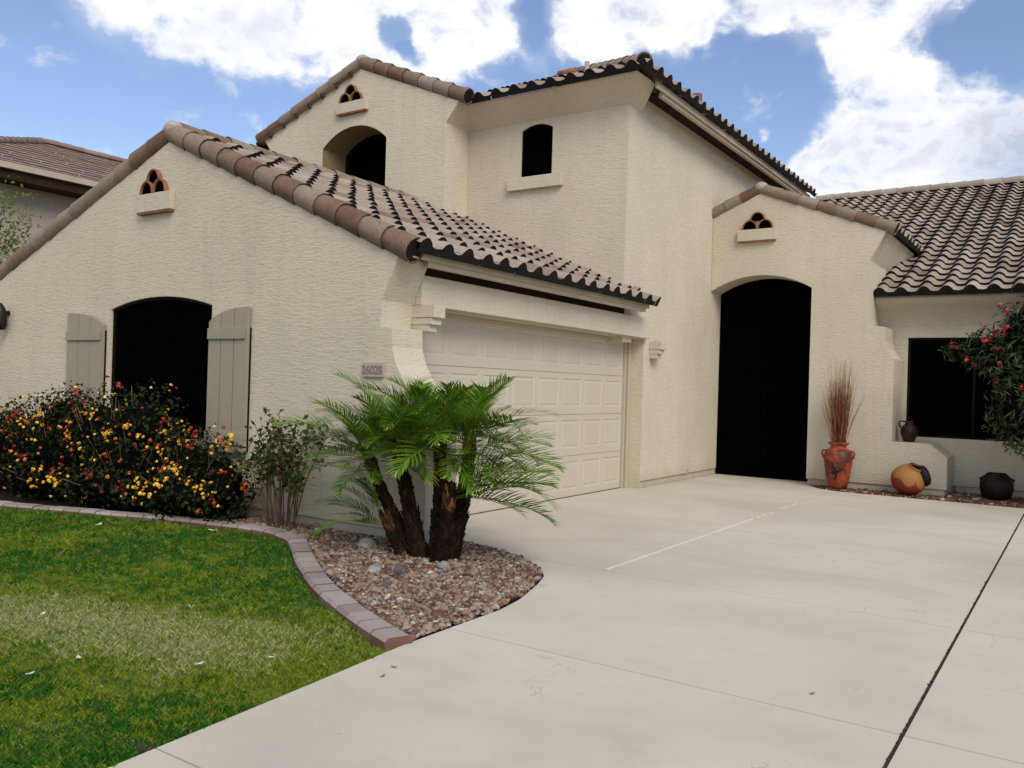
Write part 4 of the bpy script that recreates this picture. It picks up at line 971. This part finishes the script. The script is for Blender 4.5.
for q in range(9):
    a = random.uniform(0, 2 * PI); mb.tube([(0.12 * math.cos(a), .12 * math.sin(a), -.02), (0.3 * math.cos(a), .25 * math.sin(a), .9), (0.55 * math.cos(a), .45 * math.sin(a), 2.0)], [.03, .022, .012], 7)
mb.build('stems', M['stem'], ol, fix=False)
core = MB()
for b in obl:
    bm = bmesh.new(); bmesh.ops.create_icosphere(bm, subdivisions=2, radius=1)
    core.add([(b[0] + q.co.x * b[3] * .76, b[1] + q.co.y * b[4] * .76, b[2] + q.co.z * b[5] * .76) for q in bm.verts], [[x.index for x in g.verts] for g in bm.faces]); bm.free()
core.build('inner_shade', M['lantcore'], ol, fix=False)  # near-black cores painted for the shade inside the oleander

# tree between the houses
tr = empty('leafy_tree', (-17.2, 6.9, -.14), 0, 'yellow-green leafy tree at the left edge before the neighbouring house', 'tree')
mb = MB(); mb.tube([(0, 0, 0), (.05, 0, 1.2), (.1, .05, 2.2)], [.13, .11, .09], 9)
rg = random.Random(77); ends = []
for q in range(16):
    a = rg.uniform(0, 2 * PI); e = Vector((1.35 * math.cos(a) * rg.uniform(.3, 1), 1.1 * math.sin(a) * rg.uniform(.3, 1), rg.uniform(3.2, 4.9))); s = Vector((.1, .05, rg.uniform(1.7, 2.2))); m_ = s.lerp(e, .5) + Vector((0, 0, .2)); mb.tube([s, m_, e], [.045, .03, .01], 6); ends += [m_, e, s.lerp(e, .75)]
mb.build('trunk', M['bark'], tr, fix=False)
C = np.array([tuple(p) for p in ends]); C = np.repeat(C, 65, 0) + np.random.default_rng(8).normal(0, .27, (len(C) * 65, 3)); C = np.concatenate([C, np.random.default_rng(10).normal(0, 1, (900, 3)) * (.34, .3, .4) + (1.15, .55, 4.0)])
Dn = np.random.default_rng(9).normal(0, 1, C.shape); Dn /= np.linalg.norm(Dn, axis=1, keepdims=True)
v, f = leaf_cloud(C, Dn, .085, 2.4, .2, seed=12); link('crown', np_mesh('crown', v, f, np.repeat(np.random.default_rng(5).beta(2, 1.6, len(C)), 5)), M['treeleaf'], tr)

# neighbour's house
nb = empty('neighbour_house', (-24, 14, -.14), 0, 'neighbouring house with brown flat-tiled hip roof behind the garage gable', 'house')
def nrel(x, y, z): return (x + 24, y - 14, z + .14)
mb = MB(); mb.box(*(-28.4 + 24, -19.65 + 24), *(7.8 - 14, 22 - 14), 0, 5.9); mb.build('wall', M['nwall'], nb)
nr = tile_roof('roof', nrel(-19.0, 7.05, 5.90), (0, 1, 0), (-1, 0, .38), 16, 5.36, M['darktile'], nb, hump=0.006, nu=3, w=0.5, e=0.40, tilt=.02, rise=0.0, clips=[(nrel(-19, 7.05, 0), (-1, -1, 0))])
tile_roof('roof_slope', nrel(-29.0, 7.05, 5.90), (1, 0, 0), (0, 1, .38), 10, 5.3, M['darktile'], nr, hump=0.006, nu=3, w=0.5, e=0.40, tilt=.02, rise=0.0, clips=[(nrel(-19, 7.05, 0), (1, 1, 0)), (nrel(-29, 7.05, 0), (-1, 1, 0))])
barrel_run('ridge_tiles', [(nrel(-24, 23, 7.86), nrel(-24, 12.05, 7.86)), (nrel(-19.05, 7.1, 5.97), nrel(-24, 12.05, 7.86))], .10, M['darktile'], nr, arc=(-20, 200), seed=14)
mb = MB(); mb.box(4.93, 5.02, -6.9, 9, 5.93, 6.06); mb.build('fascia', M['trim'], nr)
mb = MB(); mb.box(4.35, 4.93, -6.9, 9, 5.72, 6.04); mb.build('soffit', M['soffit'], nr)

# fallen leaves
def leaf_litter(name, loc, s, mat, label, group):
    mb = MB(); a = random.uniform(0, 6.28); L = []
    for k in range(5):
        x = -1 + k * .5; w = .42 * (1 - x * x) + .02; L += [(x, w, .25 * x * x), (x, 0, .12 * x * x - .1), (x, -w, .30 * x * x)]
    ca, sa = math.cos(a), math.sin(a)
    mb.add([((x * ca - y * sa) * s, (x * sa + y * ca) * s, z * s) for x, y, z in L], [(3 * k + j, 3 * k + j + 1, 3 * k + j + 4, 3 * k + j + 3) for k in range(4) for j in range(2)])
    o = mb.build(name, mat, None); o.location = loc; return tag(o, label, 'leaf', group)
for x, y, s in ((-7.98, 4.65, .05), (-6.95, 5.2, .045), (-5.25, 2.72, .028), (-4.30, 2.42, .028), (-4.25, 2.15, .024), (-3.75, 2.75, .028), (-3.55, 3.05, .022)):
    leaf_litter('fallen_leaf', (x, y, .022), s, M['pale'], 'pale dry leaf lying on the lawn grass', 'pale dry leaves scattered on the lawn')
for x, y in ((-2.98, 3.38), (-2.93, 3.24), (-1.1, 4.4)):
    leaf_litter('fallen_leaf', (x, y, .006), .018, M['brownleaf'], 'tiny brown leaf lying on the concrete driveway', 'brown leaf bits on the driveway')

# ================================================================= LIGHT, SKY, CAMERA
SUN_EL, SUN_AZ = 40.0, 124.0          # azimuth clockwise from +Y: behind the camera, to the right
sun = bpy.data.lights.new('sun', 'SUN'); sun.energy = 2.1; sun.angle = math.radians(28); sun.color = (1.0, 0.945, 0.86)
so = bpy.data.objects.new('sun', sun); COL.objects.link(so)
el, az = math.radians(SUN_EL), math.radians(SUN_AZ)
dv = Vector((math.sin(az) * math.cos(el), math.cos(az) * math.cos(el), math.sin(el)))
so.rotation_euler = dv.to_track_quat('Z', 'Y').to_euler()

w = bpy.data.worlds.new('World'); sc.world = w; w.use_nodes = True; nt = w.node_tree; nt.nodes.clear()
def N(t, **k):
    n = nt.nodes.new(t)
    for a, b in k.items(): setattr(n, a, b)
    return n
out = N('ShaderNodeOutputWorld'); bg = N('ShaderNodeBackground'); bg.inputs['Strength'].default_value = 0.1; nt.links.new(bg.outputs[0], out.inputs[0])
sky = N('ShaderNodeTexSky', sky_type='NISHITA'); sky.sun_disc = False; sky.sun_elevation = el; sky.sun_rotation = az; sky.altitude = 400; sky.air_density = 1.0; sky.dust_density = 0.6; sky.ozone_density = 1.5
tc = N('ShaderNodeTexCoord'); dirv = tc.outputs['Generated']
def mth(op, a, b=0.0, clamp=False):
    m = N('ShaderNodeMath', operation=op, use_clamp=clamp)
    for i, x in enumerate((a, b)):
        if isinstance(x, bpy.types.NodeSocket): nt.links.new(x, m.inputs[i])
        else: m.inputs[i].default_value = x
    return m.outputs[0]
def mr(x, a, b, c=0., d=1.):
    m = N('ShaderNodeMapRange'); m.interpolation_type = 'SMOOTHSTEP'; nt.links.new(x, m.inputs['Value'])
    for i, v in zip(('From Min', 'From Max', 'To Min', 'To Max'), (a, b, c, d)): m.inputs[i].default_value = v
    return m.outputs['Result']
def noise(sc_, det=6, rough=.6, off=(0, 0, 0), dist=0.0, zs=1.0):
    mp = N('ShaderNodeMapping'); mp.inputs['Location'].default_value = off; mp.inputs['Scale'].default_value = (1, 1, zs); nt.links.new(dirv, mp.inputs['Vector'])
    t = N('ShaderNodeTexNoise'); t.inputs['Scale'].default_value = sc_; t.inputs['Detail'].default_value = det; t.inputs['Roughness'].default_value = rough; t.inputs['Distortion'].default_value = dist
    nt.links.new(mp.outputs[0], t.inputs['Vector']); return t.outputs['Fac']
# cloud banks: (azimuth, elevation, angular radius, weight), in degrees
BANKS = [(-58, 23.5, 4.2, 1), (-54.5, 22.8, 3.6, 1), (-51, 22.4, 3.6, 1), (-47.6, 22.2, 3.6, 1), (-44.5, 22.2, 3.4, 1), (-41, 21.2, 2.6, 1), (-39, 22.8, 2.8, 1), (-36.6, 22.6, 2.4, 1), (-38, 25, 3.5, 1), (-47, 26.5, 5.5, 1), (-57, 28, 5, 1),
         (-30.8, 23.4, 2.0, 1), (-28.6, 23.2, 2.1, 1), (-26.2, 23.6, 2.1, 1), (-23.6, 23.6, 2.1, 1), (-21.6, 23.2, 1.5, .8), (-19.2, 24.2, 2.0, 1), (-26, 26.5, 3.5, 1), (-17, 25.5, 3.0, 1),
         (-14.6, 23.5, 2.6, 1), (-12, 22.2, 2.8, 1), (-9.5, 23.6, 2.6, 1), (-7, 25, 2.6, 1), (-11.3, 19.4, 2.4, 1), (-13.0, 16.3, 1.9, 1), (-14.0, 13.6, 2.0, 1), (-9.6, 16.6, 2.8, 1), (-6, 15.8, 2.6, 1), (-2.6, 15.2, 2.6, 1), (-9, 13, 3.4, 1), (-3, 12.5, 3.6, 1), (3, 14, 5, 1), (9, 17, 5, 1),
         (-42.4, 21.9, 1.2, -.75), (-41.2, 21.1, .8, -.5), (-20.4, 22.6, 1.1, -.5), (-12.3, 18.3, 1.2, -.35), (-9.0, 20.6, 1.4, -.35), (-26.6, 21.6, .9, -.35), (-33.4, 23, 1.4, -.5), (-5.2, 20.9, 1.9, -1.0), (-2.2, 20.6, 2.0, -1.0), (-18.0, 16.4, .5, .6), (-17.2, 14.2, .7, .6), (-33.2, 21.0, 1.0, .5)]
def ang(a, e):
    a, e = math.radians(a), math.radians(e); return (math.sin(a) * math.cos(e), math.cos(a) * math.cos(e), math.sin(e))
tot = None; neg = None
warp = N('ShaderNodeVectorMath', operation='MULTIPLY_ADD'); wn = N('ShaderNodeTexNoise'); wn.inputs['Scale'].default_value = 20; wn.inputs['Detail'].default_value = 5; nt.links.new(dirv, wn.inputs['Vector'])
wsub = N('ShaderNodeVectorMath', operation='SUBTRACT'); nt.links.new(wn.outputs['Color'], wsub.inputs[0]); wsub.inputs[1].default_value = (.5, .5, .5)
nt.links.new(wsub.outputs[0], warp.inputs[0]); warp.inputs[1].default_value = (.055, .055, .055); nt.links.new(dirv, warp.inputs[2])
wnorm = N('ShaderNodeVectorMath', operation='NORMALIZE'); nt.links.new(warp.outputs[0], wnorm.inputs[0])
for a, e, r, wt in BANKS:
    dt = N('ShaderNodeVectorMath', operation='DOT_PRODUCT'); nt.links.new(wnorm.outputs[0], dt.inputs[0]); dt.inputs[1].default_value = ang(a, e)
    g = mr(dt.outputs['Value'], math.cos(math.radians(r * 1.35)), math.cos(math.radians(r * .35)), 0, wt)
    if wt < 0: neg = g if neg is None else mth('ADD', neg, g)
    else: tot = g if tot is None else mth('ADD', tot, g)
# clouds over the rest of the sky, away from the stretch described above
sepd = N('ShaderNodeSeparateXYZ'); nt.links.new(dirv, sepd.inputs[0])
rest = mth('MULTIPLY', mr(noise(2.2, 5, .6, (3, 1, 2)), .44, .56), mr(sepd.outputs[2], .46, .58))
behind = mth('MULTIPLY', mr(noise(2.6, 5, .6, (7, 1, 2)), .44, .56), mr(sepd.outputs[1], .2, -.1))
tot = mth('ADD', tot, mth('MAXIMUM', rest, behind))
tot = mth('ADD', mth('MULTIPLY', mth('MINIMUM', tot, 1.0), .92), neg)
puff = noise(17, 10, .60, (0, 0, 0), .35, 1.5)
puff2 = noise(60, 6, .7, (2, 5, 1), .3, 1.3)
dens = mth('ADD', mth('ADD', tot, mth('MULTIPLY', mth('SUBTRACT', puff, .5), 2.3)), mth('MULTIPLY', mth('SUBTRACT', puff2, .5), .45))
cov = mth('MAXIMUM', mr(dens, .12, 1.0), mth('MULTIPLY', mth('MINIMUM', mth('MAXIMUM', tot, 0.0), 1.0), .30))
shade = noise(9, 6, .6, (5, 2, 1), .3, 1.6)
grey = mth('MULTIPLY', mr(shade, .44, .66), mr(dens, .7, 1.1))
lowr = mth('MULTIPLY', mr(sepd.outputs[0], -.16, -.02), mr(sepd.outputs[2], .34, .22))      # greyer belly of the bank low on the right
grey = mth('ADD', mth('MULTIPLY', grey, .55), mth('MULTIPLY', lowr, mth('MULTIPLY', mr(shade, .33, .55), 1.0)), True)
cm = N('ShaderNodeMixRGB'); nt.links.new(grey, cm.inputs[0]); cm.inputs[1].default_value = (10.4, 10.5, 10.8, 1); cm.inputs[2].default_value = (5.6, 6.1, 7.6, 1)
tint = N('ShaderNodeMixRGB', blend_type='MULTIPLY'); tint.inputs[0].default_value = 1; nt.links.new(sky.outputs[0], tint.inputs[1]); tint.inputs[2].default_value = (1.62, 1.54, 1.62, 1)
SKYT = tint
mx = N('ShaderNodeMixRGB'); nt.links.new(cov, mx.inputs[0]); nt.links.new(tint.outputs[0], mx.inputs[1]); nt.links.new(cm.outputs[0], mx.inputs[2])
nt.links.new(mx.outputs[0], bg.inputs['Color'])

cam = bpy.data.cameras.new('camera'); co = bpy.data.objects.new('camera', cam); COL.objects.link(co); sc.camera = co
yaw, pitch, roll, fpx = 0.594387652, 0.00251795, 0.03033607, 848.64
fw = Vector((-math.sin(yaw) * math.cos(pitch), math.cos(yaw) * math.cos(pitch), math.sin(pitch)))
rt = Vector((math.cos(yaw), math.sin(yaw), 0)); upv = rt.cross(fw)
r2 = rt * math.cos(roll) + upv * math.sin(roll); u2 = upv * math.cos(roll) - rt * math.sin(roll)
mtx = Matrix((( r2.x, u2.x, -fw.x, 0), (r2.y, u2.y, -fw.y, 0), (r2.z, u2.z, -fw.z, 1.5), (0, 0, 0, 1)))
co.matrix_world = mtx
cam.sensor_width = 36; cam.lens = fpx / 1024 * 36; cam.clip_end = 3000; cam.clip_start = 0.05

sc.view_settings.view_transform = 'Standard'; sc.view_settings.look = 'None'; sc.view_settings.exposure = 0; sc.view_settings.gamma = 1
try:
    sc.cycles.use_denoising = True; sc.cycles.denoiser = 'OPENIMAGEDENOISE'
    sc.cycles.max_bounces = 6; sc.cycles.diffuse_bounces = 3; sc.cycles.transparent_max_bounces = 4; sc.cycles.glossy_bounces = 2
    sc.cycles.sample_clamp_indirect = 6
except Exception: pass
